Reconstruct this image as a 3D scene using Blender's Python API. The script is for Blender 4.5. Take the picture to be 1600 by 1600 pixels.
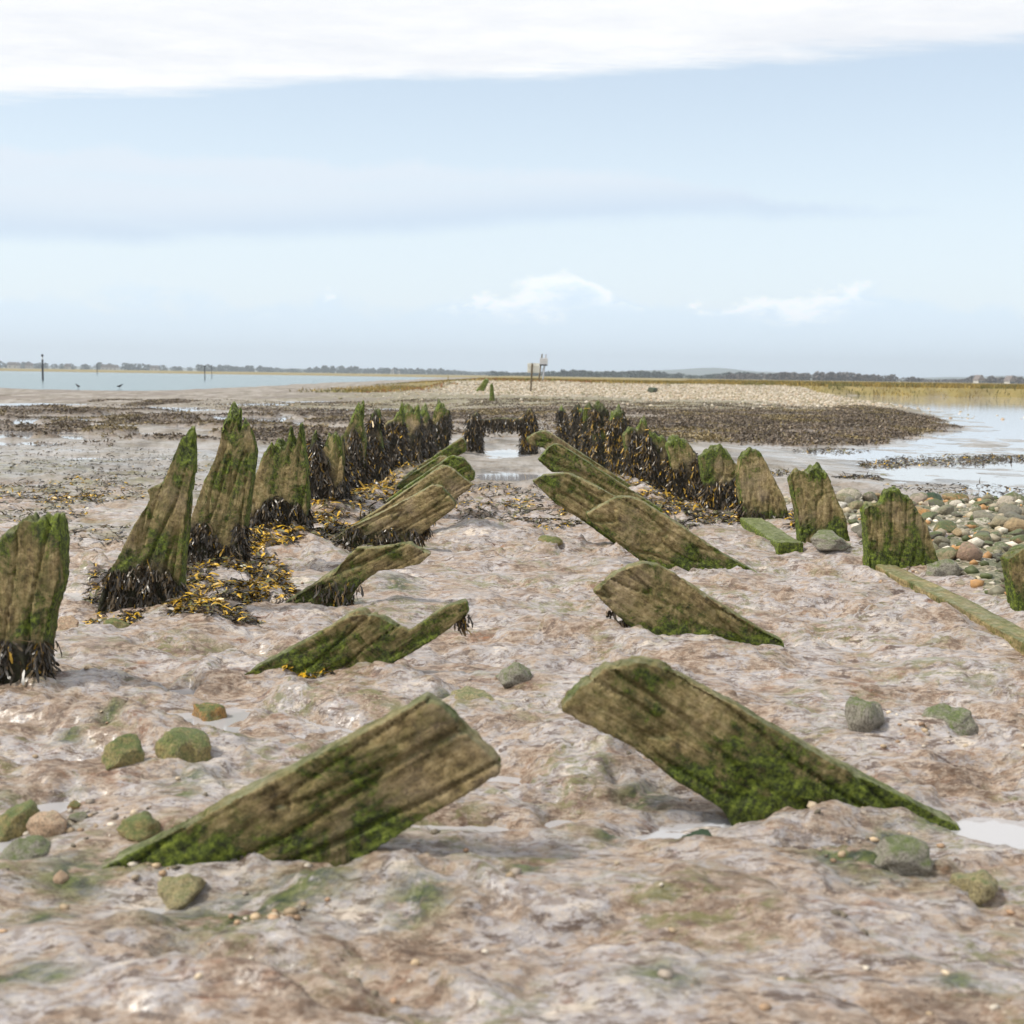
import bpy, bmesh, math, random
import numpy as np
from mathutils import Vector, Matrix
R = math.radians
random.seed(7); RNG = np.random.default_rng(7)
for o in list(bpy.data.objects): bpy.data.objects.remove(o, do_unlink=True)
scn = bpy.context.scene
COL = scn.collection

# ------------------------------------------------------------------ camera
F = 2000.0                       # focal length in photo pixels (photo 1600 x 1600)
CAMZ = 1.2
ROLL = math.atan(0.015); PITCH = math.atan((800-586)*math.cos(ROLL)/F)
fwd = Vector((0, math.cos(PITCH), -math.sin(PITCH)))
up0 = Vector((0, math.sin(PITCH), math.cos(PITCH))); rt0 = Vector((1, 0, 0))
rt = rt0*math.cos(ROLL) + up0*math.sin(ROLL)
upv = up0*math.cos(ROLL) - rt0*math.sin(ROLL)
cam_d = bpy.data.cameras.new('camera'); cam = bpy.data.objects.new('camera', cam_d); COL.objects.link(cam)
cam.matrix_world = Matrix(((rt.x, upv.x, -fwd.x, 0), (rt.y, upv.y, -fwd.y, 0), (rt.z, upv.z, -fwd.z, CAMZ), (0, 0, 0, 1)))
cam_d.sensor_width = 36; cam_d.lens = 36*F/1600; cam_d.clip_start = 0.05; cam_d.clip_end = 20000
cam_d.dof.use_dof = True; cam_d.dof.focus_distance = 8.0; cam_d.dof.aperture_fstop = 4.2
scn.camera = cam
scn.render.resolution_x = 1024; scn.render.resolution_y = 1024

# ------------------------------------------------------------------ sky, sun, exposure
SUN_EL, SUN_AZ = 50.0, 258.0     # azimuth clockwise from +Y: high on the left, a little behind the camera
world = bpy.data.worlds.new('World'); scn.world = world; world.use_nodes = True
def build_world():
    nt = world.node_tree; N = nt.nodes; L = nt.links; N.clear()
    def mth(op, a, b=None, c=None, clamp=False):
        n = N.new('ShaderNodeMath'); n.operation = op; n.use_clamp = clamp
        for i, v in enumerate((a, b, c)):
            if v is None: continue
            if isinstance(v, (int, float)): n.inputs[i].default_value = v
            else: L.new(v, n.inputs[i])
        return n.outputs[0]
    def sstep(v, lo, hi):
        n = N.new('ShaderNodeMapRange'); n.interpolation_type = 'SMOOTHSTEP'
        n.inputs['From Min'].default_value = lo; n.inputs['From Max'].default_value = hi
        L.new(v, n.inputs['Value']); return n.outputs[0]
    def noise(x, y, scale, detail=5, rough=0.55, z=0.0):
        c = N.new('ShaderNodeCombineXYZ')
        for i, v in enumerate((x, y, z)):
            if isinstance(v, (int, float)): c.inputs[i].default_value = v
            else: L.new(v, c.inputs[i])
        n = N.new('ShaderNodeTexNoise'); n.inputs['Scale'].default_value = scale
        n.inputs['Detail'].default_value = detail; n.inputs['Roughness'].default_value = rough
        L.new(c.outputs[0], n.inputs['Vector']); return n.outputs['Fac']
    def mix(fac, a, b):
        n = N.new('ShaderNodeMix'); n.data_type = 'RGBA'
        L.new(fac, n.inputs[0]) if not isinstance(fac, (int, float)) else setattr(n.inputs[0], 'default_value', fac)
        for s, v in ((n.inputs[6], a), (n.inputs[7], b)):
            if isinstance(v, tuple): s.default_value = (*v, 1)
            else: L.new(v, s)
        return n.outputs[2]
    tc = N.new('ShaderNodeTexCoord'); sp = N.new('ShaderNodeSeparateXYZ'); L.new(tc.outputs['Generated'], sp.inputs[0])
    dx, dy, dz = sp.outputs
    sky = N.new('ShaderNodeTexSky'); sky.sky_type = 'NISHITA'; sky.sun_disc = False
    sky.sun_elevation = R(SUN_EL); sky.sun_rotation = R(SUN_AZ); sky.altitude = 0; sky.dust_density = 1.0; sky.air_density = 1.0
    hor = mth('POWER', mth('ADD', mth('MULTIPLY', dx, dx), mth('MULTIPLY', dy, dy)), 0.5)
    t = mth('DIVIDE', dz, mth('MAXIMUM', hor, 0.001))                   # tan(elevation)
    az = mth('ARCTAN2', dx, dy)
    zc = mth('MAXIMUM', dz, 0.02)
    px = mth('DIVIDE', dx, zc); py = mth('DIVIDE', dy, zc)             # position on a flat cloud layer
    # thin pale veil over the whole sky, thicker towards the horizon
    veil = mth('ADD', 0.47, mth('MULTIPLY', sstep(t, 0.26, 0.0), 0.40))
    c = mix(veil, sky.outputs[0], (6.2, 6.95, 7.5))
    # stratus bank with a flat base
    wob = noise(az, t, 14, 5, 0.6)
    wv = mth('MULTIPLY', mth('SUBTRACT', wob, 0.5), 0.035)
    wob2 = noise(mth('MULTIPLY', az, 0.35), mth('MULTIPLY', t, 3.0), 16, 4, 0.5, 3.1)
    top = mth('SUBTRACT', 0.160, mth('MULTIPLY', sstep(az, 0.0, 0.36), 0.040))
    bot = mth('SUBTRACT', 0.117, mth('MULTIPLY', sstep(az, 0.15, -0.35), 0.030))
    m2 = mth('MULTIPLY', sstep(mth('SUBTRACT', mth('ADD', top, wv), t), -0.003, 0.008),
             sstep(mth('SUBTRACT', t, mth('ADD', bot, mth('MULTIPLY', wv, 0.35))), -0.002, 0.016))
    m2 = mth('MULTIPLY', m2, sstep(wob2, 0.10, 0.50))
    m2 = mth('MULTIPLY', m2, sstep(az, 0.37, 0.27))
    shade = sstep(mth('SUBTRACT', t, bot), 0.0, 0.04)
    c = mix(mth('MULTIPLY', m2, 0.95), c, mix(shade, (4.3, 5.25, 6.35), (5.35, 5.95, 6.6)))
    # cumulus along the horizon
    n1 = noise(az, mth('MULTIPLY', t, 1.4), 9, 3, 0.5, 1.7)
    n2 = noise(az, mth('MULTIPLY', t, 2.0), 30, 8, 0.66, 4.4)
    ct = mth('ADD', 0.004, mth('ADD', mth('MULTIPLY', n1, 0.070), mth('MULTIPLY', n2, 0.040)))
    below = mth('SUBTRACT', ct, t)
    m3 = sstep(below, 0.0, 0.007)
    n4 = noise(az, t, 6.5, 2, 0.5, 8.25)
    def bell(c0, w): return mth('POWER', 2.718, mth('MULTIPLY', mth('POWER', mth('DIVIDE', mth('SUBTRACT', az, c0), w), 2.0), -1.0))
    puff = mth('ADD', bell(0.03, 0.060), bell(0.205, 0.055))
    below = mth('ADD', below, mth('MULTIPLY', puff, 0.012)); m3 = sstep(below, 0.0, 0.014)
    lit = mth('MULTIPLY', sstep(below, 0.026, 0.004), sstep(mth('ADD', mth('MULTIPLY', puff, 0.34), mth('MULTIPLY', n2, 0.9)), 0.52, 0.66))
    c = mix(mth('MULTIPLY', m3, mth('ADD', 0.50, mth('MULTIPLY', lit, 0.5))), c, mix(lit, (5.0, 6.3, 7.7), (8.2, 8.2, 8.2)))
    # bright cloud sheet overhead, its far edge in view
    e = mth('SUBTRACT', mth('SUBTRACT', 4.44, mth('MULTIPLY', px, 0.29)), py)
    en = noise(mth('MULTIPLY', px, 0.45), py, 2.4, 9, 0.66, 2.0)
    e = mth('ADD', e, mth('MULTIPLY', mth('SUBTRACT', en, 0.5), 0.75))
    m1 = sstep(e, -0.10, 0.24)
    tex = noise(mth('MULTIPLY', px, 0.7), py, 1.5, 9, 0.66, 5.0)
    c = mix(m1, c, mix(sstep(tex, 0.3, 0.7), (5.95, 6.15, 6.5), (7.2, 7.2, 7.2)))
    bg = N.new('ShaderNodeBackground'); L.new(c, bg.inputs[0]); bg.inputs[1].default_value = 0.15
    out = N.new('ShaderNodeOutputWorld'); L.new(bg.outputs[0], out.inputs[0])
build_world()
sd = bpy.data.lights.new('sun', 'SUN'); sd.energy = 4.6; sd.angle = R(8); sd.color = (1, 0.94, 0.84)
sun = bpy.data.objects.new('sun', sd); COL.objects.link(sun)
sdir = Vector((math.sin(R(SUN_AZ))*math.cos(R(SUN_EL)), math.cos(R(SUN_AZ))*math.cos(R(SUN_EL)), math.sin(R(SUN_EL))))
sun.rotation_euler = sdir.to_track_quat('Z', 'Y').to_euler(); sun.location = sdir*50
vs = scn.view_settings; vs.view_transform = 'Standard'; vs.look = 'None'; vs.exposure = 0.0; vs.gamma = 1.0; vs.use_curve_mapping = False

# ------------------------------------------------------------------ helpers
def ray(u, v): return fwd + rt*((u-800)/F) - upv*((v-800)/F)
def G(u, v, z=0.0):                      # pixel -> point on the level z
    d = ray(u, v); k = (z-CAMZ)/d.z; return Vector((d.x*k, d.y*k, z))
def AT(u, v, y):                         # pixel -> point on the upright plane at distance y
    d = ray(u, v); k = y/d.y; return Vector((d.x*k, y, CAMZ+d.z*k))
def Garr(u, v, z=0.0):
    u = np.asarray(u, float); v = np.asarray(v, float)
    a = (u-800)/F; b = -(v-800)/F
    dx = fwd.x+rt.x*a+upv.x*b; dy = fwd.y+rt.y*a+upv.y*b; dz = fwd.z+rt.z*a+upv.z*b
    k = (z-CAMZ)/dz; return dx*k, dy*k

_p = np.random.default_rng(11).permutation(256); PERM = np.concatenate([_p, _p, _p])
_g = np.random.default_rng(12).normal(size=(256, 3)); GRAD = _g/np.linalg.norm(_g, axis=1)[:, None]
def pn2(x, y, s=0):
    xi = np.floor(x).astype(int); yi = np.floor(y).astype(int); xf = x-xi; yf = y-yi
    u = xf*xf*xf*(xf*(xf*6-15)+10); w = yf*yf*yf*(yf*(yf*6-15)+10)
    def g(ix, iy, ax, ay):
        h = PERM[PERM[(ix+s*37) & 255]+((iy+s*91) & 255)]; return GRAD[h, 0]*ax+GRAD[h, 1]*ay
    a = g(xi, yi, xf, yf); b = g(xi+1, yi, xf-1, yf); c = g(xi, yi+1, xf, yf-1); d = g(xi+1, yi+1, xf-1, yf-1)
    return 1.6*((a+(b-a)*u)+((c+(d-c)*u)-(a+(b-a)*u))*w)
def pn3(x, y, z, s=0):
    xi, yi, zi = (np.floor(q).astype(int) for q in (x, y, z)); xf, yf, zf = x-xi, y-yi, z-zi
    fd = lambda q: q*q*q*(q*(q*6-15)+10)
    u, v, w = fd(xf), fd(yf), fd(zf); r = 0
    for i in (0, 1):
        for j in (0, 1):
            for k in (0, 1):
                h = PERM[PERM[PERM[(xi+i+s*37) & 255]+((yi+j) & 255)]+((zi+k) & 255)]
                dot = GRAD[h, 0]*(xf-i)+GRAD[h, 1]*(yf-j)+GRAD[h, 2]*(zf-k)
                r = r+dot*(u if i else 1-u)*(v if j else 1-v)*(w if k else 1-w)
    return 1.5*r
def fb2(x, y, o=4, s=0, gain=0.5):
    r = 0; a = 1; t = 0
    for i in range(o): r = r+a*pn2(x*2**i, y*2**i, s+i); t += a; a *= gain
    return r/t
def fb3(x, y, z, o=3, s=0, gain=0.5):
    r = 0; a = 1; t = 0
    for i in range(o): r = r+a*pn3(x*2**i, y*2**i, z*2**i, s+i); t += a; a *= gain
    return r/t
def ss(v, lo, hi):
    t = np.clip((v-lo)/(hi-lo), 0, 1); return t*t*(3-2*t)

def mesh_np(name, V, Fc, smooth=True):
    me = bpy.data.meshes.new(name); V = np.asarray(V, np.float32); Fc = np.asarray(Fc, np.int32)
    n, k = Fc.shape
    me.vertices.add(len(V)); me.vertices.foreach_set('co', V.ravel())
    me.loops.add(n*k); me.loops.foreach_set('vertex_index', Fc.ravel())
    me.polygons.add(n); me.polygons.foreach_set('loop_start', np.arange(0, n*k, k, dtype=np.int32))
    me.polygons.foreach_set('use_smooth', np.full(n, smooth, bool))
    me.update(calc_edges=True); return me
def fattr(me, name, vals):
    a = me.attributes.new(name, 'FLOAT', 'POINT'); a.data.foreach_set('value', np.asarray(vals, np.float32).ravel())
def vattr(me, name, vals):
    a = me.attributes.new(name, 'FLOAT_VECTOR', 'POINT'); a.data.foreach_set('vector', np.asarray(vals, np.float32).ravel())
def cattr(me, name, vals):
    v = np.asarray(vals, np.float32); v = np.concatenate([v, np.ones((len(v), 1), np.float32)], 1)
    a = me.attributes.new(name, 'FLOAT_COLOR', 'POINT'); a.data.foreach_set('color', v.ravel())
def link(name, me, mat=None, parent=None, loc=None, label=None, cat=None, group=None, kind=None):
    o = bpy.data.objects.new(name, me); COL.objects.link(o)
    if mat is not None and me is not None and len(me.materials) == 0: me.materials.append(mat)
    if parent is not None: o.parent = parent
    if loc is not None: o.location = loc
    if label: o['label'] = label
    if cat: o['category'] = cat
    if group: o['group'] = group
    if kind: o['kind'] = kind
    return o
def thing(name, loc, label, cat, group=None): return link(name, None, loc=loc, label=label, cat=cat, group=group)

class MB:                                 # collects boxes and tapered tubes into one mesh
    def __init__(s): s.bm = bmesh.new()
    def box(s, c, d, rot=None):
        m = Matrix.Translation(c) @ (rot.to_4x4() if rot else Matrix()) @ Matrix.Diagonal((d[0], d[1], d[2], 1))
        bmesh.ops.create_cube(s.bm, size=1, matrix=m); return s
    def tube(s, a, b, r0, r1, n=10):
        a = Vector(a); b = Vector(b); d = b-a
        m = Matrix.Translation((a+b)/2) @ d.to_track_quat('Z', 'Y').to_matrix().to_4x4()
        bmesh.ops.create_cone(s.bm, cap_ends=True, segments=n, radius1=r0, radius2=r1, depth=d.length, matrix=m); return s
    def prism(s, pts, y0, y1):
        a = [s.bm.verts.new((p[0], y0, p[1])) for p in pts]; b = [s.bm.verts.new((p[0], y1, p[1])) for p in pts]
        s.bm.faces.new(a); s.bm.faces.new(b[::-1]); n = len(pts)
        for i in range(n): s.bm.faces.new((a[i], b[i], b[(i+1) % n], a[(i+1) % n]))
        return s
    def mesh(s, name, bevel=0):
        bmesh.ops.recalc_face_normals(s.bm, faces=s.bm.faces)
        if bevel: bmesh.ops.bevel(s.bm, geom=list(s.bm.edges), offset=bevel, segments=1, affect='EDGES')
        me = bpy.data.meshes.new(name); s.bm.to_mesh(me); s.bm.free(); return me

# ------------------------------------------------------------------ materials
class NT:
    def __init__(s, name):
        s.m = bpy.data.materials.new(name); s.m.use_nodes = True; s.t = s.m.node_tree; s.N = s.t.nodes; s.L = s.t.links
        s.b = s.N['Principled BSDF']
    def put(s, sock, v):
        if isinstance(v, bpy.types.NodeSocket): s.L.new(v, sock)
        elif isinstance(v, tuple) and sock.type == 'RGBA': sock.default_value = (*v[:3], 1)
        else: sock.default_value = v
    def math(s, op, a, b=None, clamp=False):
        n = s.N.new('ShaderNodeMath'); n.operation = op; n.use_clamp = clamp
        s.put(n.inputs[0], a)
        if b is not None: s.put(n.inputs[1], b)
        return n.outputs[0]
    def step(s, v, lo, hi, a=0.0, b=1.0):
        n = s.N.new('ShaderNodeMapRange'); n.interpolation_type = 'SMOOTHSTEP'
        s.put(n.inputs['Value'], v)
        for k, q in (('From Min', lo), ('From Max', hi), ('To Min', a), ('To Max', b)): n.inputs[k].default_value = q
        return n.outputs[0]
    def attr(s, name, out='Fac'):
        n = s.N.new('ShaderNodeAttribute'); n.attribute_name = name; return n.outputs[out]
    def pos(s): return s.N.new('ShaderNodeNewGeometry').outputs['Position']
    def obj(s): return s.N.new('ShaderNodeTexCoord').outputs['Object']
    def nz(s):
        q = s.N.new('ShaderNodeSeparateXYZ'); s.L.new(s.N.new('ShaderNodeNewGeometry').outputs['Normal'], q.inputs[0]); return q.outputs[2]
    def rand(s): return s.N.new('ShaderNodeObjectInfo').outputs['Random']
    def scale(s, v, sc, off=None):
        n = s.N.new('ShaderNodeMapping'); s.put(n.inputs['Vector'], v); n.inputs['Scale'].default_value = sc
        if off is not None:
            c = s.N.new('ShaderNodeCombineXYZ')
            for i in range(3): s.L.new(s.math('MULTIPLY', off, 7.3+11.1*i), c.inputs[i])
            s.L.new(c.outputs[0], n.inputs['Location'])
        return n.outputs[0]
    def noise(s, v, scale, detail=4, rough=0.55, dist=0.0, out='Fac'):
        n = s.N.new('ShaderNodeTexNoise'); s.put(n.inputs['Vector'], v)
        for k, q in (('Scale', scale), ('Detail', detail), ('Roughness', rough), ('Distortion', dist)): n.inputs[k].default_value = q
        return n.outputs[out]
    def voro(s, v, scale, feature='F1', out='Distance'):
        n = s.N.new('ShaderNodeTexVoronoi'); n.feature = feature; s.put(n.inputs['Vector'], v); n.inputs['Scale'].default_value = scale
        return n.outputs[out]
    def ramp(s, v, stops):
        n = s.N.new('ShaderNodeValToRGB'); s.put(n.inputs[0], v); el = n.color_ramp.elements
        while len(el) < len(stops): el.new(0.5)
        for e, (p, c) in zip(el, stops): e.position = p; e.color = (*c, 1)
        return n.outputs[0]
    def mix(s, f, a, b, mode='MIX'):
        n = s.N.new('ShaderNodeMix'); n.data_type = 'RGBA'; n.blend_type = mode
        s.put(n.inputs[0], f); s.put(n.inputs[6], a); s.put(n.inputs[7], b); return n.outputs[2]
    def bump(s, h, strength, dist=0.02, prev=None):
        n = s.N.new('ShaderNodeBump'); n.inputs['Strength'].default_value = strength; n.inputs['Distance'].default_value = dist
        s.L.new(h, n.inputs['Height'])
        if prev is not None: s.L.new(prev, n.inputs['Normal'])
        return n.outputs[0]
    def done(s, color=None, rough=None, normal=None, spec=None):
        if color is not None: s.put(s.b.inputs['Base Color'], color)
        if rough is not None: s.put(s.b.inputs['Roughness'], rough)
        if normal is not None: s.L.new(normal, s.b.inputs['Normal'])
        if spec is not None: s.put(s.b.inputs['Specular IOR Level'], spec)
        return s.m

def mat_mud():
    k = NT('mud'); P = k.pos()
    st = k.scale(P, (0.55, 1.0, 1.0)); sk = k.scale(P, (0.33, 1.0, 1.0))
    a = k.noise(st, 3.4, 6, 0.68, 0.15); b = k.noise(st, 13, 7, 0.76, 0.2); c = k.noise(st, 60, 4, 0.7, 0.1); d = k.noise(sk, 27, 7, 0.76, 0.3)
    base = k.ramp(k.math('ADD', k.math('MULTIPLY', a, 0.5), k.math('MULTIPLY', b, 0.5)),
                  [(0.40, (0.100, 0.055, 0.030)), (0.44, (0.225, 0.145, 0.092)), (0.475, (0.385, 0.292, 0.222)), (0.51, (0.325, 0.295, 0.292)), (0.55, (0.415, 0.395, 0.410)), (0.60, (0.60, 0.52, 0.44))])
    base = k.mix(k.step(c, 0.40, 0.66, 0, .5), base, (0.52, 0.445, 0.365))
    base = k.mix(k.step(k.noise(st, 38, 6, 0.75, 0.5), 0.42, 0.50, .6, 0), base, (0.14, 0.090, 0.058))
    rust = k.math('MULTIPLY', k.step(k.noise(st, 5.5, 6, 0.74, 0.3), 0.53, 0.66), k.step(d, 0.46, 0.62))
    base = k.mix(k.math('MULTIPLY', rust, 0.85), base, (0.30, 0.120, 0.045))
    dk = k.math('MULTIPLY', k.step(d, 0.53, 0.59), k.step(b, 0.36, 0.52))
    base = k.mix(k.math('MULTIPLY', dk, 0.85), base, (0.080, 0.045, 0.028))
    al = k.math('MULTIPLY', k.step(k.noise(P, 2.1, 4, 0.6), 0.47, 0.62), k.step(k.noise(st, 19, 6, 0.75, 0.6), 0.47, 0.60))
    base = k.mix(k.math('MULTIPLY', al, 0.78), base, (0.145, 0.145, 0.040))
    fl = k.step(k.noise(P, 120, 2, 0.5), 0.67, 0.72)
    base = k.mix(k.math('MULTIPLY', fl, 0.6), base, (0.60, 0.50, 0.38))
    agn = k.step(k.noise(st, 30, 5, 0.75), 0.40, 0.60)
    base = k.mix(k.math('MULTIPLY', k.attr('alg'), k.step(k.noise(st, 14, 5, 0.7), 0.36, 0.52)), base, k.mix(agn, (0.012, 0.030, 0.010), (0.095, 0.120, 0.022)))
    # zones further out
    tan = k.ramp(k.noise(k.scale(P, (.8, .22, 1)), 1.6, 7, 0.75), [(0.38, (0.060, 0.050, 0.032)), (0.48, (0.175, 0.155, 0.122)), (0.60, (0.31, 0.29, 0.265))])
    base = k.mix(k.attr('stub'), base, tan)
    wd = k.ramp(k.noise(P, 7, 5, 0.7), [(0.3, (0.055, 0.042, 0.030)), (0.55, (0.120, 0.092, 0.066)), (0.75, (0.19, 0.15, 0.10))])
    base = k.mix(k.attr('weed'), base, wd)
    gr = k.ramp(k.noise(P, 4.0, 6, 0.8), [(0.38, (0.045, 0.040, 0.014)), (0.48, (0.13, 0.115, 0.04)), (0.56, (0.20, 0.18, 0.08)), (0.66, (0.42, 0.38, 0.28))])
    base = k.mix(k.math('MULTIPLY', k.attr('green'), k.step(k.noise(P, 5.0, 6, 0.78), 0.40, 0.56)), base, gr)
    sh = k.ramp(k.voro(P, 5.0, out='Color'), [(0.1, (0.20, 0.165, 0.12)), (0.45, (0.40, 0.345, 0.27)), (0.9, (0.60, 0.54, 0.45))])
    base = k.mix(k.attr('shingle'), base, sh)
    ms = k.ramp(k.noise(k.scale(P, (1, .5, 1)), 0.35, 6, 0.65), [(0.3, (0.12, 0.085, 0.025)), (0.5, (0.21, 0.165, 0.045)), (0.7, (0.27, 0.20, 0.065))])
    base = k.mix(k.attr('grass'), base, ms)
    wet = k.attr('wet')
    dry = k.math('MAXIMUM', k.attr('shingle'), k.attr('grass'))
    rg = k.step(k.noise(st, 6, 4, 0.6), 0.35, 0.65, 0.36, 0.62)
    rg = k.math('SUBTRACT', rg, k.math('MULTIPLY', wet, 0.12))
    rg = k.math('ADD', rg, k.math('MULTIPLY', dry, 0.4), clamp=True)
    rg = k.math('ADD', rg, k.math('MULTIPLY', k.math('SUBTRACT', k.attr('stub'), wet, clamp=True), 0.5), clamp=True)
    film = k.math('MULTIPLY', k.step(k.noise(st, 4.2, 5, 0.65, 0.7), 0.44, 0.62), 0.5)
    patch = k.step(k.noise(k.scale(P, (0.45, 1.0, 1.0)), 1.3, 6, 0.65, 0.4), 0.46, 0.56, 0.05, 1.0)
    film = k.math('MULTIPLY', k.math('MAXIMUM', k.math('MULTIPLY', film, k.math('SUBTRACT', 1.0, k.attr('stub'))), k.math('MULTIPLY', wet, patch)), k.math('SUBTRACT', 1.0, k.math('MAXIMUM', dry, k.attr('weed'))), clamp=True)
    k.put(k.b.inputs['Coat Weight'], film); k.b.inputs['Coat Roughness'].default_value = 0.28; k.b.inputs['Coat IOR'].default_value = 1.4
    k.L.new(k.bump(k.noise(st, 24, 3, 0.5, 0.6), 0.35, 0.010), k.b.inputs['Coat Normal'])
    n = k.bump(k.noise(st, 70, 5, 0.7), 1.0, 0.012)
    n = k.bump(d, 0.6, 0.018, n)
    return k.done(base, rg, n, 0.5)

def mat_wood(name, tan=1.0):
    k = NT(name); g = k.attr('gr', 'Vector'); r = k.rand()
    f = k.scale(g, (2.2, 26, 26), r); w = k.scale(g, (1, 1, 1), r)
    fib = k.noise(f, 2.0, 6, 0.70, 0.6); blot = k.noise(w, 7.0, 7, 0.72, 0.7); crust = k.noise(w, 42, 6, 0.78, 0.3)
    col = k.ramp(k.math('ADD', k.math('ADD', k.math('MULTIPLY', fib, 0.22), k.math('MULTIPLY', blot, 0.36)), k.math('MULTIPLY', crust, 0.42)),
                 [(0.38, (0.025, 0.017, 0.007)), (0.44, (0.130, 0.090, 0.035)), (0.50, (0.310, 0.228, 0.100)), (0.59, (0.540, 0.420, 0.230))])
    gray = k.step(k.noise(w, 3.1, 4, 0.6), 0.48, 0.66)
    col = k.mix(k.math('MULTIPLY', gray, 0.38), col, k.mix(crust, (0.18, 0.13, 0.095), (0.52, 0.42, 0.33)))
    m = k.attr('moss')
    mf = k.math('ADD', k.math('MULTIPLY', k.noise(w, 6.0, 9, 0.82, 0.5), 0.78), k.math('MULTIPLY', k.noise(f, 1.7, 6, 0.75), 0.22))
    mf = k.math('ADD', mf, k.math('MULTIPLY', k.math('SUBTRACT', m, 0.5), 0.40))
    gcol = k.ramp(k.noise(w, 48, 6, 0.78), [(0.36, (0.007, 0.012, 0.002)), (0.45, (0.038, 0.060, 0.005)), (0.54, (0.125, 0.178, 0.013)), (0.66, (0.300, 0.360, 0.048))])
    film = k.step(mf, 0.38, 0.54, 0, 0.55)
    col = k.mix(film, col, k.mix(crust, (0.038, 0.038, 0.006), (0.25, 0.24, 0.05)))
    col = k.mix(k.step(mf, 0.505, 0.575, 0, 0.95), col, gcol)
    upf = k.math('MULTIPLY', k.step(k.nz(), 0.35, 0.85), k.step(k.noise(w, 9, 4, 0.65), 0.30, 0.62, 0.25, 0.85))
    tcol = k.ramp(k.noise(w, 24, 4, 0.65), [(0.3, (0.080, 0.105, 0.025)), (0.5, (0.185, 0.205, 0.090)), (0.7, (0.340, 0.340, 0.235))])
    col = k.mix(upf, col, tcol)
    col = k.mix(k.attr('dark'), col, (0.022, 0.017, 0.011))
    cr = k.noise(k.scale(g, (1.3, 15, 15), r), 2.0, 4, 0.55, 0.6)
    crm = k.math('ABSOLUTE', k.math('SUBTRACT', cr, 0.5))
    ck = k.step(crm, 0.0, 0.022)
    n = k.bump(ck, 0.55, 0.012)
    n = k.bump(fib, 0.45, 0.012, n)
    n = k.bump(crust, 0.9, 0.022, n)
    n = k.bump(k.step(mf, 0.50, 0.60), 0.7, 0.012, n)
    return k.done(col, k.step(blot, 0.3, 0.7, 0.55, 0.85), n, 0.35)

def mat_attr(name, rough=0.5, spec=0.5, nscale=40, var=0.3, trans=0):
    k = NT(name); c = k.attr('col', 'Color'); n = k.noise(k.pos(), nscale, 3, 0.6)
    c2 = k.mix(1.0, c, k.ramp(n, [(0.3, (1-var,)*3), (0.7, (1+var,)*3)]), 'MULTIPLY')
    return k.done(c2, rough, None, spec)

def mat_rock(name, stops, moss=0.5, mossc=((0.035, 0.055, 0.012), (0.150, 0.190, 0.045)), rough=0.6, byrand=True):
    k = NT(name); o = k.obj(); r = k.rand(); v = k.scale(o, (1, 1, 1), r)
    if byrand:
        base = k.ramp(r, stops)
        base = k.mix(1.0, base, k.ramp(k.noise(v, 5, 5, 0.65), [(0.3, (0.6,)*3), (0.7, (1.25,)*3)]), 'MULTIPLY')
    else:
        base = k.ramp(k.noise(v, 3.2, 8, 0.75, 0.6), stops)
        base = k.mix(k.step(k.noise(v, 11, 6, 0.75), 0.40, 0.54, 0.7, 0), base, (0.07, 0.052, 0.03))
    q = k.math('ADD', k.math('MULTIPLY', k.noise(v, 3.2, 5, 0.65), 0.8), k.math('MULTIPLY', k.nz(), 0.22))
    if byrand: q = k.math('ADD', q, k.math('MULTIPLY', k.math('SUBTRACT', k.math('FRACT', k.math('MULTIPLY', r, 17.3)), 0.5), 0.34))
    col = k.mix(k.step(k.math('ADD', q, k.math('MULTIPLY', k.math('SUBTRACT', k.noise(v, 17, 5, 0.75), .5), .45)), 0.62-0.4*moss, 0.92-0.4*moss), base, k.ramp(k.noise(v, 14, 4, 0.7), [(0.3, mossc[0]), (0.7, mossc[1])]))
    n = k.bump(k.noise(v, 7, 7, 0.72), 0.6, 0.05)
    return k.done(col, rough, n, 0.5)

def mat_plain(name, c, rough=0.7, var=0.25, sc=6.0, spec=0.4):
    k = NT(name); n = k.noise(k.obj(), sc, 5, 0.65)
    return k.done(k.ramp(n, [(0.3, tuple(q*(1-var) for q in c)), (0.7, tuple(min(1, q*(1+var)) for q in c))]), rough, k.bump(n, 0.3, 0.02), spec)

def mat_water(name, c, rough, bumps, ior=1.333):
    k = NT(name); P = k.pos(); n = None
    for (sx, sy, sc, st, d) in bumps: n = k.bump(k.noise(k.scale(P, (sx, sy, 1)), sc, 4, 0.6), st, d, n)
    k.b.inputs['IOR'].default_value = ior
    return k.done(c, rough, n, 0.5)

M_mud = mat_mud(); M_plank = mat_wood('strut_wood'); M_post = mat_wood('post_wood')
M_weed = mat_attr('wrack', 0.38, 0.5, 60, 0.35); M_dull = mat_attr('dull', 0.8, 0.3, 8, 0.25)
M_peb = mat_attr('pebble', 0.6, 0.4, 30, 0.3)

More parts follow.
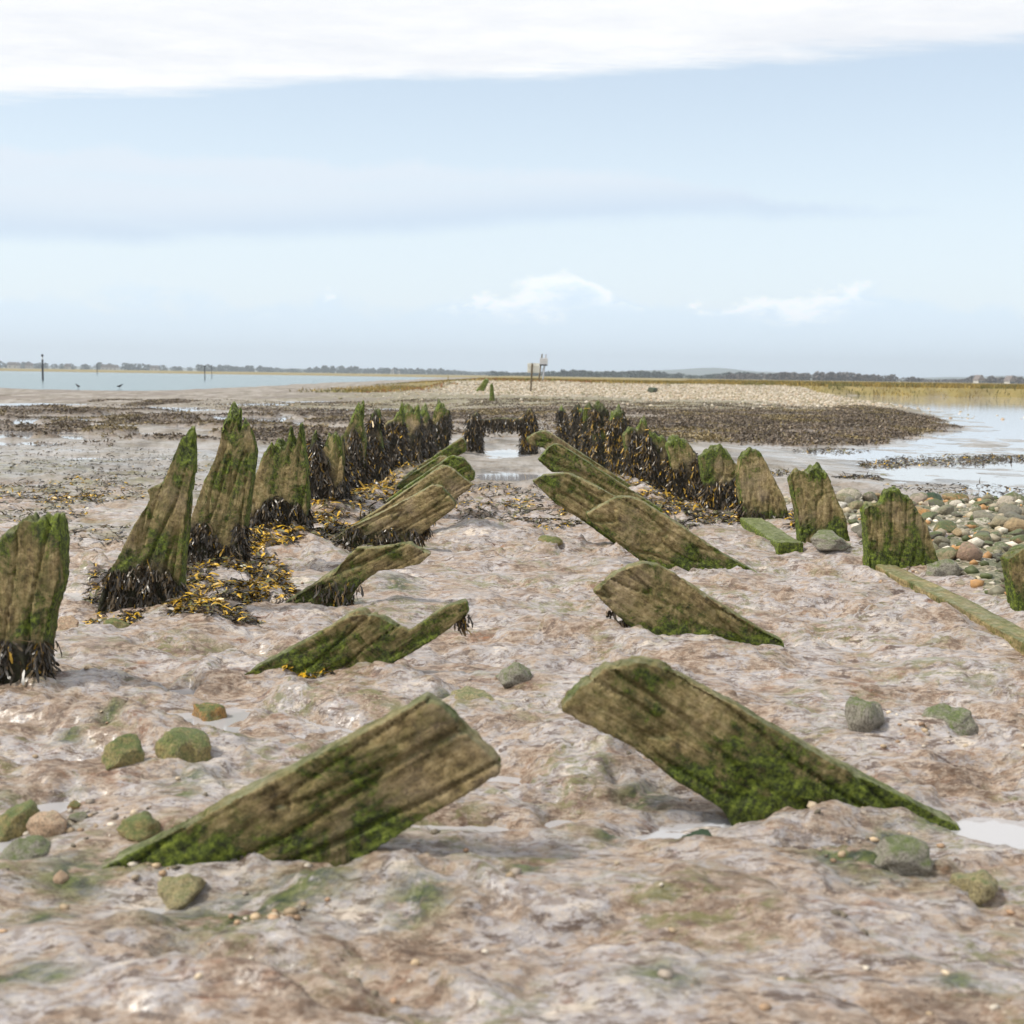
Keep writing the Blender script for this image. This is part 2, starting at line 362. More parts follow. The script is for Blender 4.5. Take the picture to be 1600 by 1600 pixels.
# ------------------------------------------------------------------ ground
WL = -0.06                               # water level
mounds = []                              # x, y, rx, ry, height
def mound(u, v, rx, ry, h): p = G(u, v); mounds.append((p.x, p.y, rx, ry, h))
for a in [(1150, 1040, .30, .16, .075), (1075, 1010, .12, .10, .03), (1200, 1285, .30, .08, .03), (600, 915, .24, .14, .085), (1080, 885, .22, .14, .08),
          (470, 1395, .26, .10, .04), (650, 1400, .25, .14, .05), (330, 975, .28, .16, .05), (200, 1010, .4, .22, .05), (560, 1085, .30, .12, .04),
          (760, 830, .30, .30, .10), (1480, 960, .35, .35, .06), (1500, 1060, .5, .3, .05), (1000, 1420, .5, .12, .035), (300, 1480, .3, .08, .03), (1300, 1470, .4, .1, .03),
          (330, 930, .35, .2, .05), (470, 870, .4, .3, .06), (90, 1120, .3, .2, .05), (450, 860, .32, .5, .10), (530, 822, .30, .8, .14), (590, 786, .30, 1.0, .15), (640, 752, .30, 1.2, .15), (1010, 795, .30, .8, .10), (965, 765, .30, 1.0, .12), (1080, 815, .25, .5, .06), (510, 1560, .30, .16, .06)]: mound(*a)
dips = []                                # puddles: x, y, rx, ry
def dip(u, v, rx, ry): p = G(u, v, WL); dips.append((p.x, p.y, rx, ry))
for a in [(1322, 1032, .16, .10), (735, 1310, .17, .10), (655, 1300, .12, .05), (1585, 1312, .15, .15), (1040, 1318, .10, .07), (1420, 1372, .06, .035), (1345, 1345, .17, .06),
          (288, 1085, .035, .10), (880, 1290, .05, .05), (1520, 1222, .09, .04), (90, 1265, .09, .06), (790, 708, .42, 1.3), (795, 745, .5, .8), (1465, 1250, .05, .03),
          *[(u, v, w, d) for u, v, w, d in [(250, 702, .8, .5), (110, 716, .7, .4), (40, 694, .9, .7), (345, 688, .6, .7), (205, 738, .5, .3), (55, 742, .5, .3), (150, 800, .25, .15), (200, 662, 1.3, 1.0), (95, 652, 1.6, 1.2),
          (300, 650, 1.2, 1.2), (430, 690, .5, .8), (30, 676, 1.0, .7), (250, 640, 1.6, 1.6), (490, 700, .5, .6), (545, 642, 1.2, 1.6), (620, 640, 1.0, 1.6), (400, 632, 1.6, 2.2), (60, 632, 2.0, 2.0), (140, 684, .5, .4), (480, 628, 1.5, 2.4), (110, 820, .2, .12), (220, 690, .4, .4), (10, 770, .3, .2)]],
          (400, 1172, .05, .03), (870, 975, .06, .04), (800, 1265, .10, .03), (150, 1270, .1, .04)]: dip(*a)

flats = [(2.40, 6.5, .16, 2.1, -.005), (1.98, 9.8, .16, .9, -.005)]     # ground levelled along the boards and at strut tips
for (u, v, rx, ry) in [(1440, 1292, .22, .10), (150, 1392, .38, .16), (1200, 1000, .12, .12), (370, 1080, .14, .12)]:
    p = G(u, v); flats.append((p.x, p.y, rx, ry, -.042))
algae_px = [(330, 1415, .07), (300, 1425, .05), (380, 1400, .05), (440, 1400, .05), (655, 1425, .035), (1005, 1237, .035), (1020, 1230, .03), (1360, 1345, .06), (1310, 1340, .04), (175, 1140, .02), (290, 1225, .03), (285, 1245, .02), (820, 1385, .02), (1495, 1550, .02),
    (1035, 1555, .03), (75, 1412, .03), (90, 1540, .02), (10, 1530, .04), (950, 1310, .02), (105, 1150, .02), (560, 915, .05), (620, 920, .05), (540, 940, .03), (120, 1350, .05), (1460, 1275, .02), (1395, 1290, .03), (480, 1390, .05), (440, 1160, .025), (700, 1090, .02), (1000, 1140, .015)]
algae = [(G(u, v).x, G(u, v).y, q) for u, v, q in algae_px]
def interp(y, ys, xs): return np.interp(y, ys, xs)
def terrain(x, y, full=True):
    x = np.asarray(x, float); y = np.asarray(y, float)
    near = 1-ss(y, 13, 19)
    wx = x+0.10*pn2(x/.55, y/.45, 21)+0.03*pn2(x/.16, y/.14, 22); wy = y+0.10*pn2(x/.5+9, y/.4, 23)+0.03*pn2(x/.15, y/.13+4, 24)
    ry_ = wy+0.25*wx
    z = 0.018+0.034*fb2(x/1.1, y/.8, 2, 1)
    fine = 0.30*pn2(x/.09, y/.07, 25)+.16*pn2(x/.045, y/.035, 26)
    def terr(n, k, w):
        t = n*k; f = np.floor(t); return (f+ss(t-f, 1-w, 1.0))/k
    n1 = fb2(wx/.95, ry_/.50, 3, 3)+.05*fine; n2_ = fb2(wx/.36+5, ry_/.20, 3, 4)+.10*fine
    bil = np.abs(pn2(wx/.40, ry_/.24, 5)); bil3 = np.abs(pn2(wx/.085, ry_/.055, 5))
    bil2 = np.abs(pn2(wx/.17+5, ry_/.125, 7)); reg = .35+.65*ss(fb2(x/.7, y/.6, 2, 27), -.25, .25)
    det = 0.19*(.3*n1+.7*terr(n1, 3.4, .20))+0.075*(.35*n2_+.65*terr(n2_, 2.6, .28))+0.045*(bil-.28)+reg*(0.038*(bil2-.28)+0.015*(bil3-.30))
    if full: det = det+0.0085*pn2(wx/.034, wy/.025, 6)+0.004*pn2(wx/.017, wy/.014, 7)
    amp = (0.45+0.55*ss(fb2(x/1.5, y/1.2, 2, 9), -.35, .35))
    z = z+det*amp*(0.25+0.75*near)
    for (mx, my, rx, ry, h) in mounds:
        z = z+h*np.exp(-((x-mx)/rx)**2-((y-my)/ry)**2)
    # open flats further out
    mid = ss(y, 11.5, 17)
    fl = fb2(x/2.6, y/4.2, 4, 31)
    chan = np.exp(-(x/1.0)**2)*ss(y, 12, 18)*(1-ss(y, 24, 30))
    side = ss(np.abs(x+0.1), 1.2, 2.4)
    z = z+mid*(-0.018+0.07*fl*side-0.012*chan)
    rgt = ss(x, 3.2, 5.5)*ss(y, 11.5, 14.5)
    z = z*(1-.75*rgt)+rgt*(-0.062+0.022*fb2(x/1.2, y/1.8, 4, 33))
    lft = ss(-x, 1.8, 3.0)*ss(y, 7.5, 10.0)*(1-ss(y, 19, 23))
    z = z*(1-.5*lft)+lft*(-0.020+0.034*fb2(x/1.3, y/1.2, 3, 35)+.040*fb2(x/.30, y/.36, 3, 36))
    # weed patches
    wn = fb2(x/2.6, y/2.4, 4, 41)
    wl = ss(wn, .02, .11)*ss(-x, 1.0, 2.5)*ss(y, 20, 22)*(1-ss(y, 36, 46))
    wb = fb2(x/5, y/2.2, 4, 43)
    # the spit: brown weed apron, then shingle, then grass
    en = 1.2*fb2(x/3, y/3, 3, 45)
    xr = interp(y, [22, 24.5, 27.3, 31, 35, 50, 60, 75, 90, 120], [3, 6.5, 8.5, 10.6, 12.4, 16, 18.5, 20, 22, 24])
    xl = interp(y, [22, 26, 35, 50, 70, 90, 120], [1.5, -1.5, -3.0, -7, -11, -14, -16])
    xl2 = interp(y, [22, 30, 40, 50, 70, 90, 120], [2.5, 1.0, -2, -5, -7.5, -7.5, -6])
    inb = ss(xr-x+en, -0.3, 2.2)*ss(x-xl2+2*en, -1.0, 5.0)
    hh = interp(y, [22, 24.5, 31, 40, 55, 70, 85, 97, 125, 140], [0, .03, .12, .17, .23, .31, .58, .84, .80, .6])
    z = z+inb*hh
    ap = ss(y+en*.6, 23.0, 24.6)*ss(xr-x+en, -0.1, 0.6)*ss(x-xl+2*en, -.6, 1.5)
    dens = ss(wb, -.30, -.06)
    wr = ap*dens*(1-ss(y+2.5*en-.35*np.maximum(x-4, 0), 36, 47))
    wr = wr*(1-.8*np.exp(-((x-.1)/1.7)**2)*(1-ss(y, 33, 37)))
    wr = np.maximum(wr, ap*ss(x-xr+5+en, 0, 3)*(1-ss(y, 48, 56)))
    z = z-.075*ss(-x, 1.0, 2.5)*ss(y, 21.5, 23.5)*(1-ss(y, 40, 50))*(1-wl)*ss(fb2(x/3.5, y/3.6, 3, 42), -.38, -.02)
    z = z+np.maximum(wl*.09, wr*.05)*(.7+.6*fb2(x/.35, y/.35, 3, 47))
    pool = ap*(1-dens)*(1-ss(y, 40, 44)); z = z-pool*.10*(1-inb*.3)
    # sea to the left, creek to the right, salt marsh, far shore
    sea = ss(np.minimum(-20.5-x+3*fb2(x/14, y/14, 2, 51), (y-72)*.45+2.0*fb2(x/9, y/9, 2, 52)), 0, 6)*(1-ss(y, 430, 470))
    z = z-sea*.7
    crk = ss(x-xr, 0.5, 3)*ss(y, 28, 36)*(1-ss(y, 112, 120)); z = z-crk*.02
    yb = 107+4*fb2(x/9, y/9, 3, 55)+16*ss(26-x, 0, 14)
    mar = ss(y-yb, 0, 1.6)*ss(x, -16, -2+0*y)
    z = z*(1-mar)+mar*np.maximum(.66+.06*fb2(x/4, y/6, 3, 57), z*(x < 26))
    far = ss(y, 436, 462); z = z*(1-far)+far*np.maximum(.35+.1*fb2(x/40, y/40, 3, 59), z)
    for (px_, py_, rx, ry) in dips:
        q = np.exp(-(((x-px_)/(1.15*rx)+.8*fine)**2+((y-py_)/(1.15*ry)+.8*fine)**2)**2*.6); z = z*(1-q)+q*(WL-.012+.16*det)
    for (px_, py_, rx, ry, zz) in flats:
        q = np.exp(-(((x-px_)/rx)**2+((y-py_)/ry)**2)**2); z = z*(1-q)+q*(zz+.25*det)
    # masks
    wob = fb2(x/4, y/6, 3, 61)
    w2 = .75*ss(fb2(x/3.0, y/8.0, 4, 44), .04, .14)*ss(-x, 2, 6)*ss(y, 40, 46)*(1-sea)*(1-ss(y, 76, 90))
    weed = np.clip(np.maximum(np.maximum(wl, wr), w2), 0, 1)
    shin = inb*ss(y+.55*np.maximum(x-3, 0)-1.0*np.maximum(-x, 0)+9*wob, 58, 66)*(1-ss(y, 92+4*wob, 96+4*wob))*ss(x, -9, 1)
    shin = np.maximum(shin, inb*ss(xr-x, 1.5, 3.5)*(1-ss(xr-x, 3, 8))*ss(y, 46, 54)*(1-ss(y, 90, 96)))
    gras = np.clip(np.maximum(inb*ss(y, 91+5*wob, 97+5*wob), ss(y-yb, -.8, .2)*ss(x, -16, -2))+far, 0, 1)
    gras = np.maximum(gras, ss(x, -15, -10)*(1-ss(x, -6, -3))*ss(y, 74, 84)*.8)
    green = ss(x, -14, -5)*(1-ss(x, 17, 20))*ss(y, 37+6*wob, 47+6*wob)*(1-np.maximum(shin, gras))*(1-weed*.6)*.9
    green = np.maximum(green, .9*ss(fb2(x/1.4, y/1.1, 3, 63), -.15, .2)*ss(-x, 1.9, 3)*ss(y, 8, 10)*(1-ss(y, 17, 20)))
    alg = 0*x
    for (ax, ay, q) in algae: alg = np.maximum(alg, np.exp(-((x-ax)/(2.3*q)+.6*fine)**2-((y-ay)/(2.0*q)+.6*fine)**2))
    stub = ss(y, 11, 16)*(1-weed)*.8
    wet = np.clip(rgt+lft*.5+crk+mid*.5*(1-ss(y, 36, 48)), 0, 1)*(1-ss(inb, .05, .35))*(1-weed)
    return z, weed, shin, gras, green, stub, wet, alg
def gz(x, y): return terrain(np.atleast_1d(x), np.atleast_1d(y))[0]

def build_ground():
    ys = [0.6]
    while ys[-1] < 4300:
        y = ys[-1]; ys.append(y+max(.014 if y > 2.0 else .03, .0040*y if y < 30 else min(.12+(y-30)*.012, 400)))
    xs = [0.0]
    while xs[-1] < 4000:
        x = xs[-1]; xs.append(x+(.0155 if x < 1.7 else .0155*(x/1.7)**1.12 if x < 30 else (x-30)*.08+.42))
    xs = np.array(xs); xs = np.concatenate([-xs[:0:-1], xs]); ys = np.array(ys)
    X, Y = np.meshgrid(xs, ys); sh = X.shape
    z, weed, shin, gras, green, stub, wet, alg = terrain(X.ravel(), Y.ravel())
    V = np.stack([X.ravel(), Y.ravel(), z], 1)
    i = np.arange(sh[0]*sh[1]).reshape(sh)
    Fc = np.stack([i[:-1, :-1], i[:-1, 1:], i[1:, 1:], i[1:, :-1]], -1).reshape(-1, 4)
    print('ground quads', len(Fc))
    me = mesh_np('mud_flat', V, Fc)
    for n, a in (('weed', weed), ('shingle', shin), ('grass', gras), ('green', green), ('stub', stub), ('wet', wet), ('alg', alg)): fattr(me, n, a)
    link('mud_flat', me, M_mud, label='uneven wet tidal mud running out to the horizon', kind='structure')
build_ground()

M_sea = mat_water('sea_water', (0.08, 0.13, 0.13), 0.2, [(1, .35, 1.6, 0.35, 0.10), (1, .4, 6.0, 0.25, 0.03)])
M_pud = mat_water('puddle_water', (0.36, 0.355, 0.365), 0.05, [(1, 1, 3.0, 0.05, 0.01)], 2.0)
def sheet(name, rects, mat, label):
    bm = bmesh.new()
    for (x0, y0, x1, y1) in rects:
        bm.faces.new([bm.verts.new(p) for p in ((x0, y0, WL), (x1, y0, WL), (x1, y1, WL), (x0, y1, WL))])
    me = bpy.data.meshes.new(name); bm.to_mesh(me); bm.free()
    link(name, me, mat, label=label, kind='structure')
sheet('sea_water', [(-4000, 68, -12, 475)], M_sea, 'pale green grey channel water beyond the mud')
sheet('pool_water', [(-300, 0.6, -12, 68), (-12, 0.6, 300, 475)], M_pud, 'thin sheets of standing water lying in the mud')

# ------------------------------------------------------------------ seaweed strips
def blades(roots, dirs, length, width, bend, prof, side=None, droop=None):
    """strips of len(prof)-1 quads: roots, unit dirs, per-blade length and width, bend vector added per step"""
    n = len(roots); k = len(prof)
    d = dirs.copy(); p = roots.copy()
    if side is None: side = RNG.normal(size=(n, 3))
    w = np.cross(d, side); w /= np.linalg.norm(w, axis=1)[:, None]+1e-9
    V = np.zeros((n, k, 2, 3))
    for j in range(k):
        h = (width*prof[j]*.5)[:, None]*w
        V[:, j, 0] = p-h; V[:, j, 1] = p+h
        d = d+bend+RNG.normal(size=(n, 3))*.26; d /= np.linalg.norm(d, axis=1)[:, None]
        p = p+d*(length/(k-1))[:, None]
    idx = np.arange(n*k*2).reshape(n, k, 2)
    Fc = np.stack([idx[:, :-1, 0], idx[:, :-1, 1], idx[:, 1:, 1], idx[:, 1:, 0]], -1).reshape(-1, 4)
    return V.reshape(-1, 3), Fc, k*2
def weed_colors(n, gold, per):
    c = np.empty((n, 3)); r = RNG.random(n)
    dark = np.array([.024, .018, .011])*(0.6+1.2*RNG.random((n, 1)))
    brown = np.array([.075, .050, .022])*(0.6+.9*RNG.random((n, 1)))
    yel = np.array([.36, .215, .018])*(0.55+.75*RNG.random((n, 1)))
    c[:] = np.where((r < gold)[:, None], yel, np.where((r < gold+(1-gold)*.35)[:, None], brown, dark))
    return np.repeat(c, per, 0)
def fringe(name, parent, roots, nrm, L, W, gold, label=None):
    n = len(roots)
    d = nrm*.5+np.array([0, 0, -1.0])+RNG.normal(size=(n, 3))*.42; d /= np.linalg.norm(d, axis=1)[:, None]
    V, Fc, per = blades(roots+nrm*.004, d, L*(.35+1.4*RNG.random(n)**1.6), W*(.5+1.1*RNG.random(n)), np.array([0, 0, -.24]), [.4, 1, .7, 1.25, .5], side=nrm+RNG.normal(size=(n, 3))*.6)
    me = mesh_np(name, V, Fc); cattr(me, 'col', weed_colors(n, gold, per))
    return link(name, me, M_weed, parent, label=label, kind='stuff')

# ------------------------------------------------------------------ timbers
def remesh(V, Fc, voxel):
    me = bpy.data.meshes.new('tmp'); me.from_pydata([tuple(v) for v in V], [], Fc); me.update()
    o = bpy.data.objects.new('tmp', me); COL.objects.link(o)
    m = o.modifiers.new('r', 'REMESH'); m.mode = 'VOXEL'; m.voxel_size = voxel
    dg = bpy.context.evaluated_depsgraph_get(); r = bpy.data.meshes.new_from_object(o.evaluated_get(dg))
    bpy.data.objects.remove(o); bpy.data.meshes.remove(me); return r
def timber(name, label, cat, group, px, y, thick, grain, seed, moss=.5, dark=0, taper=0, splint=0, weed=0, weedh=.2, gold=.06, mat=None, rough=1.0, skew=0, notch=None, weedlabel=None):
    """outline traced at distance y, given real thickness; grain = direction of the fibres in (x, z)"""
    P = [AT(u, v, y) for u, v in px]
    xs = [p.x for p in P]; zs = [p.z for p in P]
    base = G(sum(u for u, v in px)/len(px), 900); ox = sum(xs)/len(xs); oz = 0.0
    pts = [(p.x-ox, p.z-oz) for p in P]; n = len(pts)
    area = sum(pts[i][0]*pts[(i+1) % n][1]-pts[(i+1) % n][0]*pts[i][1] for i in range(n))
    if area < 0: pts = pts[::-1]
    V = [(a, 0, b) for a, b in pts]+[(a+skew*thick, thick, b) for a, b in pts]
    Fc = [list(range(n))]+[list(range(2*n-1, n-1, -1))]+[[i, i+n, (i+1) % n+n, (i+1) % n] for i in range(n)]
    me = remesh(V, Fc, max(.0085, y*.00115))
    N = len(me.vertices); co = np.empty(N*3, np.float32); me.vertices.foreach_get('co', co); co = co.reshape(-1, 3).astype(float)
    me.update(); nr = np.empty(N*3, np.float32); me.vertex_normals.foreach_get('vector', nr); nr = nr.reshape(-1, 3).astype(float)
    g = np.array([grain[0], grain[1]], float); g /= np.linalg.norm(g)
    al = co[:, 0]*g[0]+co[:, 2]*g[1]; ac = -co[:, 0]*g[1]+co[:, 2]*g[0]; dp = co[:, 1].copy()
    GR = np.stack([al, ac, dp], 1)
    zt = max(b for a, b in pts); tt = np.clip(co[:, 2]/max(zt, .05), 0, 1)
    s = seed*3.7
    d = rough*(.010*fb3(al*3+s, ac*9, dp*9, 3, seed % 7)+.006*fb3(al*7+s, ac*42, dp*42, 2, 3)+.005*fb3(al*26+s, ac*26, dp*26, 2, 5))
    ck = np.abs(pn3(al*1.6+s, ac*11, dp*11, 9)); d = d-rough*.016*(1-ss(ck, 0, .07))
    co = co+nr*d[:, None]
    if splint:                                        # weathered, splintered top
        fz = fb3(al*.5+s, ac*17, dp*17, 2, 13)
        co[:, 2] += 1.7*splint*np.clip(tt*1.6-.6, 0, 1)**1.5*(fz-.15)*(al*0+1)
    if taper: co[:, 1] = thick*.5+(co[:, 1]-thick*.5)*(1-taper*tt**1.5)
    me.vertices.foreach_set('co', co.astype(np.float32).ravel())
    me.polygons.foreach_set('use_smooth', np.ones(len(me.polygons), bool)); me.update()
    vattr(me, 'gr', GR)
    hgt = co[:, 2]
    nz_ = fb3(al*4+s, ac*7, dp*5, 3, 15)
    m = moss+.55*(1-ss(hgt, .02, .22))*.6+.35*nz_+.22*ss(np.abs(nr[:, 0]), .5, .9)+(.30*ss(tt, .75, 1.0) if splint else 0)
    fattr(me, 'moss', np.clip(m, 0, 1))
    wl = weedh*(1+.45*nz_+1.1*pn3(al*2+s, ac*3.2, dp*2, 17))
    fattr(me, 'dark', (np.clip(dark, 0, 1)*(1-ss(hgt, wl*.75, wl*1.15))) if weed else np.zeros(N))
    loc = (ox, y, 0.0)
    o = thing(name, loc, label, cat, group)
    w = link('timber', me, mat or M_plank, o)
    if weed:
        ok = np.where((hgt < wl) & (hgt > -.06) & (nr[:, 2] < .6) & (nr[:, 1] < .5))[0]
        if len(ok):
            cw = np.clip(pn3(co[ok, 0]*14+s, co[ok, 1]*14, co[ok, 2]*9, 19)+.28, .03, 1); pick = RNG.choice(ok, int(weed*(4.2 if y < 10 else 5.5)), p=cw/cw.sum()); sc = max(.9, min(1.15, y/8))
            fringe('seaweed', o, co[pick], nr[pick], .050*sc, .0082*sc, gold*.75, weedlabel)
    return o
def E(px, dv=30): return px
GI = 'raking struts along the middle'; GL = 'upright posts left of the struts'; GRR = 'upright posts right of the struts'
def strut(label, px, y, thick, grain, seed, **kw): return timber('raking_strut', label, 'timber', GI, px, y, thick, grain, seed, **kw)
strut('thick square-ended strut lying nearest on the left, pointing up right', [(95, 1400), (125, 1370), (300, 1285), (480, 1190), (665, 1092), (690, 1105), (785, 1198), (775, 1212), (580, 1335), (520, 1420), (200, 1440)], 3.03, .085, (.86, .5), 1, moss=.40)
strut('nearest right strut, blunt mossy head, leaning up to the left', [(878, 1105), (905, 1075), (945, 1045), (1000, 1034), (1040, 1042), (1075, 1062), (1160, 1108), (1300, 1190), (1400, 1240), (1500, 1290), (1520, 1350), (1180, 1360), (1130, 1265), (1050, 1215), (985, 1165), (930, 1140), (880, 1113)], 3.5, .085, (.86, -.5), 2, moss=.46)
strut('split strut with a long splinter pointing right, second on the left', [(335, 1085), (350, 1070), (480, 1000), (560, 955), (585, 960), (640, 986), (660, 972), (700, 946), (728, 938), (733, 955), (722, 968), (690, 992), (620, 1035), (575, 1056), (560, 1110), (380, 1110)], 5.0, .075, (.85, .5), 3, moss=.46)
strut('second strut on the right, broad wedge with a mud mound at its foot', [(927, 925), (965, 893), (1005, 879), (1030, 883), (1055, 897), (1110, 935), (1180, 978), (1225, 1003), (1240, 1050), (1080, 1060), (1035, 1020), (960, 960)], 5.65, .10, (.85, -.5), 4, moss=.42)
strut('low crooked strut, third on the left, above cracked green mud', [(430, 960), (450, 938), (520, 893), (555, 856), (590, 856), (640, 849), (672, 866), (655, 882), (625, 890), (590, 893), (560, 915), (520, 985), (440, 985)], 6.5, .09, (.85, .45), 5, moss=.42, weed=90, weedh=.12, dark=.5)
strut('square-ended bare strut, fourth on the left, weed under its foot', [(470, 880), (540, 828), (610, 793), (675, 758), (690, 760), (713, 788), (705, 797), (645, 845), (600, 890), (480, 905)], 8.5, .11, (.86, .5), 6, moss=.34, weed=200, weedh=.17, dark=.6)
strut('pale square-ended strut just behind the fourth left strut', [(520, 840), (600, 790), (690, 727), (703, 730), (738, 757), (732, 765), (660, 815), (600, 850), (530, 860)], 9.6, .11, (.85, .5), 7, moss=.34, weed=80, weedh=.12, dark=.5)
strut('dark mossy strut with ragged end, sixth on the left', [(560, 815), (630, 762), (705, 712), (725, 716), (742, 738), (741, 750), (728, 756), (650, 800), (600, 830)], 10.8, .12, (.85, .5), 8, moss=.75, weed=140, weedh=.16, dark=.6)
strut('thin green-edged strut between two weedy ones, seventh on the left', [(570, 795), (640, 742), (690, 711), (702, 716), (710, 728), (650, 770), (600, 805)], 11.9, .12, (.85, .5), 9, moss=.6, weed=150, weedh=.15, dark=.6)
strut('farthest left strut, weed-hung, beside the low frame', [(590, 775), (640, 738), (700, 698), (722, 684), (728, 692), (728, 706), (690, 725), (640, 765), (600, 785)], 13.4, .14, (.85, .5), 10, moss=.6, weed=220, weedh=.26, dark=.7)
strut('long strut with a green moss cap, third on the right', [(916, 803), (965, 776), (985, 777), (1000, 781), (1050, 812), (1130, 865), (1190, 898), (1200, 930), (1020, 925), (1000, 876), (960, 845), (920, 812)], 7.9, .11, (.84, -.5), 11, moss=.42)
strut('pointed strut behind the moss-capped one, fourth on the right', [(831, 752), (850, 742), (885, 739), (910, 748), (985, 788), (1060, 840), (1060, 880), (960, 850), (905, 810), (870, 788)], 9.2, .11, (.84, -.5), 12, moss=.5)
strut('fifth strut on the right with a pale top edge and split green end', [(840, 718), (856, 700), (868, 692), (880, 697), (1035, 797), (1035, 830), (960, 800), (900, 752), (880, 738), (862, 738)], 10.7, .12, (.84, -.5), 13, moss=.6)
strut('farthest right strut, thin, beside the low weedy frame', [(822, 686), (836, 676), (850, 672), (870, 682), (1010, 775), (1010, 800), (930, 760), (880, 722), (850, 700), (828, 695)], 12.3, .13, (.84, -.5), 14, moss=.5)

def post(label, group, px, y, thick, grain, seed, **kw):
    kw['moss'] = kw.get('moss', .5)+.05; thick *= .52 if y < 10 else .85
    if y > 10 and kw.get('weed'): kw['weedh'] = kw.get('weedh', .3)*1.08; kw['weed'] = int(kw['weed']*1.15)
    return timber('weathered_post', label, 'post', group, px, y, thick, grain, seed, mat=M_post, **kw)
post('broad mossy post cut off by the left edge of the picture', GL, [(-75, 1120), (-60, 900), (-20, 852), (0, 838), (30, 815), (64, 807), (77, 814), (88, 799), (91, 850), (90, 905), (76, 960), (60, 1050), (55, 1130)], 4.75, .28, (.05, 1), 21, moss=.42, dark=.9, taper=.35, splint=.05, weed=260, weedh=.20)
post('slender fang-shaped post leaning right with dark weed skirt', GL, [(140, 1010), (163, 905), (185, 868), (210, 818), (232, 780), (226, 766), (250, 755), (270, 712), (287, 680), (299, 674), (302, 730), (293, 772), (286, 840), (278, 960), (270, 1010)], 6.2, .26, (.25, 1), 22, moss=.50, dark=.9, taper=.55, splint=.06, weed=420, weedh=.22)
post('tallest post on the left, split into two prongs', GL, [(282, 930), (288, 850), (300, 800), (320, 745), (338, 702), (345, 662), (358, 636), (372, 632), (371, 664), (374, 672), (381, 658), (390, 668), (399, 702), (391, 762), (380, 830), (374, 930)], 7.6, .28, (.2, 1), 23, moss=.46, dark=.9, taper=.5, splint=.07, weed=420, weedh=.24)
post('wide post with three jagged peaks, fourth on the left', GL, [(376, 880), (384, 800), (395, 750), (408, 715), (424, 692), (437, 686), (441, 700), (452, 678), (461, 690), (468, 664), (473, 684), (479, 740), (480, 880)], 8.9, .32, (.12, 1), 24, moss=.45, dark=.95, taper=.45, splint=.10, weed=460, weedh=.34)
post('squat notched post with two points, fifth on the left', GL, [(466, 845), (472, 760), (478, 705), (489, 680), (494, 697), (500, 706), (510, 690), (522, 684), (531, 690), (537, 740), (538, 845)], 10.2, .34, (.1, 1), 25, moss=.42, dark=.95, taper=.4, splint=.10, weed=460, weedh=.42)
post('post with a tall green spike, sixth on the left', GL, [(521, 815), (524, 720), (534, 680), (547, 655), (557, 632), (566, 634), (563, 660), (570, 690), (572, 815)], 11.7, .36, (.15, 1), 26, moss=.5, dark=.95, taper=.45, splint=.10, weed=440, weedh=.46, gold=.1)
post('narrow post with a green tip, seventh on the left', GL, [(562, 790), (566, 710), (573, 665), (582, 645), (592, 642), (592, 668), (597, 690), (600, 790)], 13.0, .36, (.15, 1), 27, moss=.5, dark=.95, taper=.4, splint=.10, weed=380, weedh=.5, gold=.12)
post('blunt weed-covered post, eighth on the left', GL, [(592, 770), (596, 690), (600, 662), (612, 658), (621, 642), (628, 632), (630, 680), (630, 770)], 14.7, .38, (.1, 1), 28, moss=.45, dark=.95, taper=.35, splint=.10, weed=380, weedh=.55, gold=.12)
post('pale flat-topped post, ninth on the left', GL, [(620, 750), (622, 680), (626, 645), (634, 634), (645, 640), (654, 634), (658, 680), (658, 750)], 16.4, .38, (.1, 1), 29, moss=.45, dark=.9, taper=.3, splint=.12, weed=320, weedh=.5)
post('dark narrow post, second from the far end of the left row', GL, [(652, 735), (655, 680), (654, 650), (660, 633), (665, 640), (672, 660), (682, 735)], 18.2, .38, (.1, 1), 30, moss=.5, dark=.9, taper=.3, splint=.10, weed=260, weedh=.55)
post('farthest post of the left row, twin-topped and leaning right', GL, [(664, 722), (670, 680), (678, 640), (686, 628), (692, 634), (697, 645), (703, 644), (701, 680), (692, 722)], 19.7, .40, (.15, 1), 31, moss=.5, dark=.9, taper=.3, splint=.12, weed=260, weedh=.55)

post('mossy post cut off by the right edge of the picture', GRR, [(1578, 875), (1600, 858), (1660, 862), (1690, 900), (1700, 1040), (1596, 1040), (1590, 960)], 6.4, .26, (.05, 1), 41, moss=.45, taper=.2)
post('squat round-shouldered mossy post behind the long flat board', GRR, [(1358, 925), (1356, 850), (1351, 795), (1358, 787), (1378, 786), (1386, 768), (1408, 764), (1424, 778), (1450, 820), (1468, 880), (1474, 925)], 8.1, .26, (-.08, 1), 42, moss=.46, taper=.35, splint=.03)
post('post with a notched crown and a green left side, third on the right', GRR, [(1256, 885), (1246, 800), (1235, 742), (1246, 737), (1262, 738), (1268, 730), (1282, 727), (1294, 738), (1308, 775), (1324, 815), (1336, 885)], 9.25, .30, (-.1, 1), 43, moss=.38, taper=.35, splint=.04)
post('bare tan post with a pointed top, fourth on the right', GRR, [(1170, 845), (1158, 770), (1155, 740), (1160, 715), (1174, 700), (1190, 708), (1210, 745), (1228, 785), (1242, 845)], 10.7, .30, (-.08, 1), 44, moss=.34, taper=.4, splint=.03, weed=90, weedh=.10, dark=.5)
post('green-streaked post pressed against the bare tan one', GRR, [(1112, 840), (1104, 770), (1095, 715), (1108, 704), (1128, 694), (1140, 704), (1152, 728), (1162, 780), (1168, 840)], 11.5, .30, (-.08, 1), 45, moss=.45, dark=.9, taper=.35, splint=.05, weed=300, weedh=.26, gold=.15)
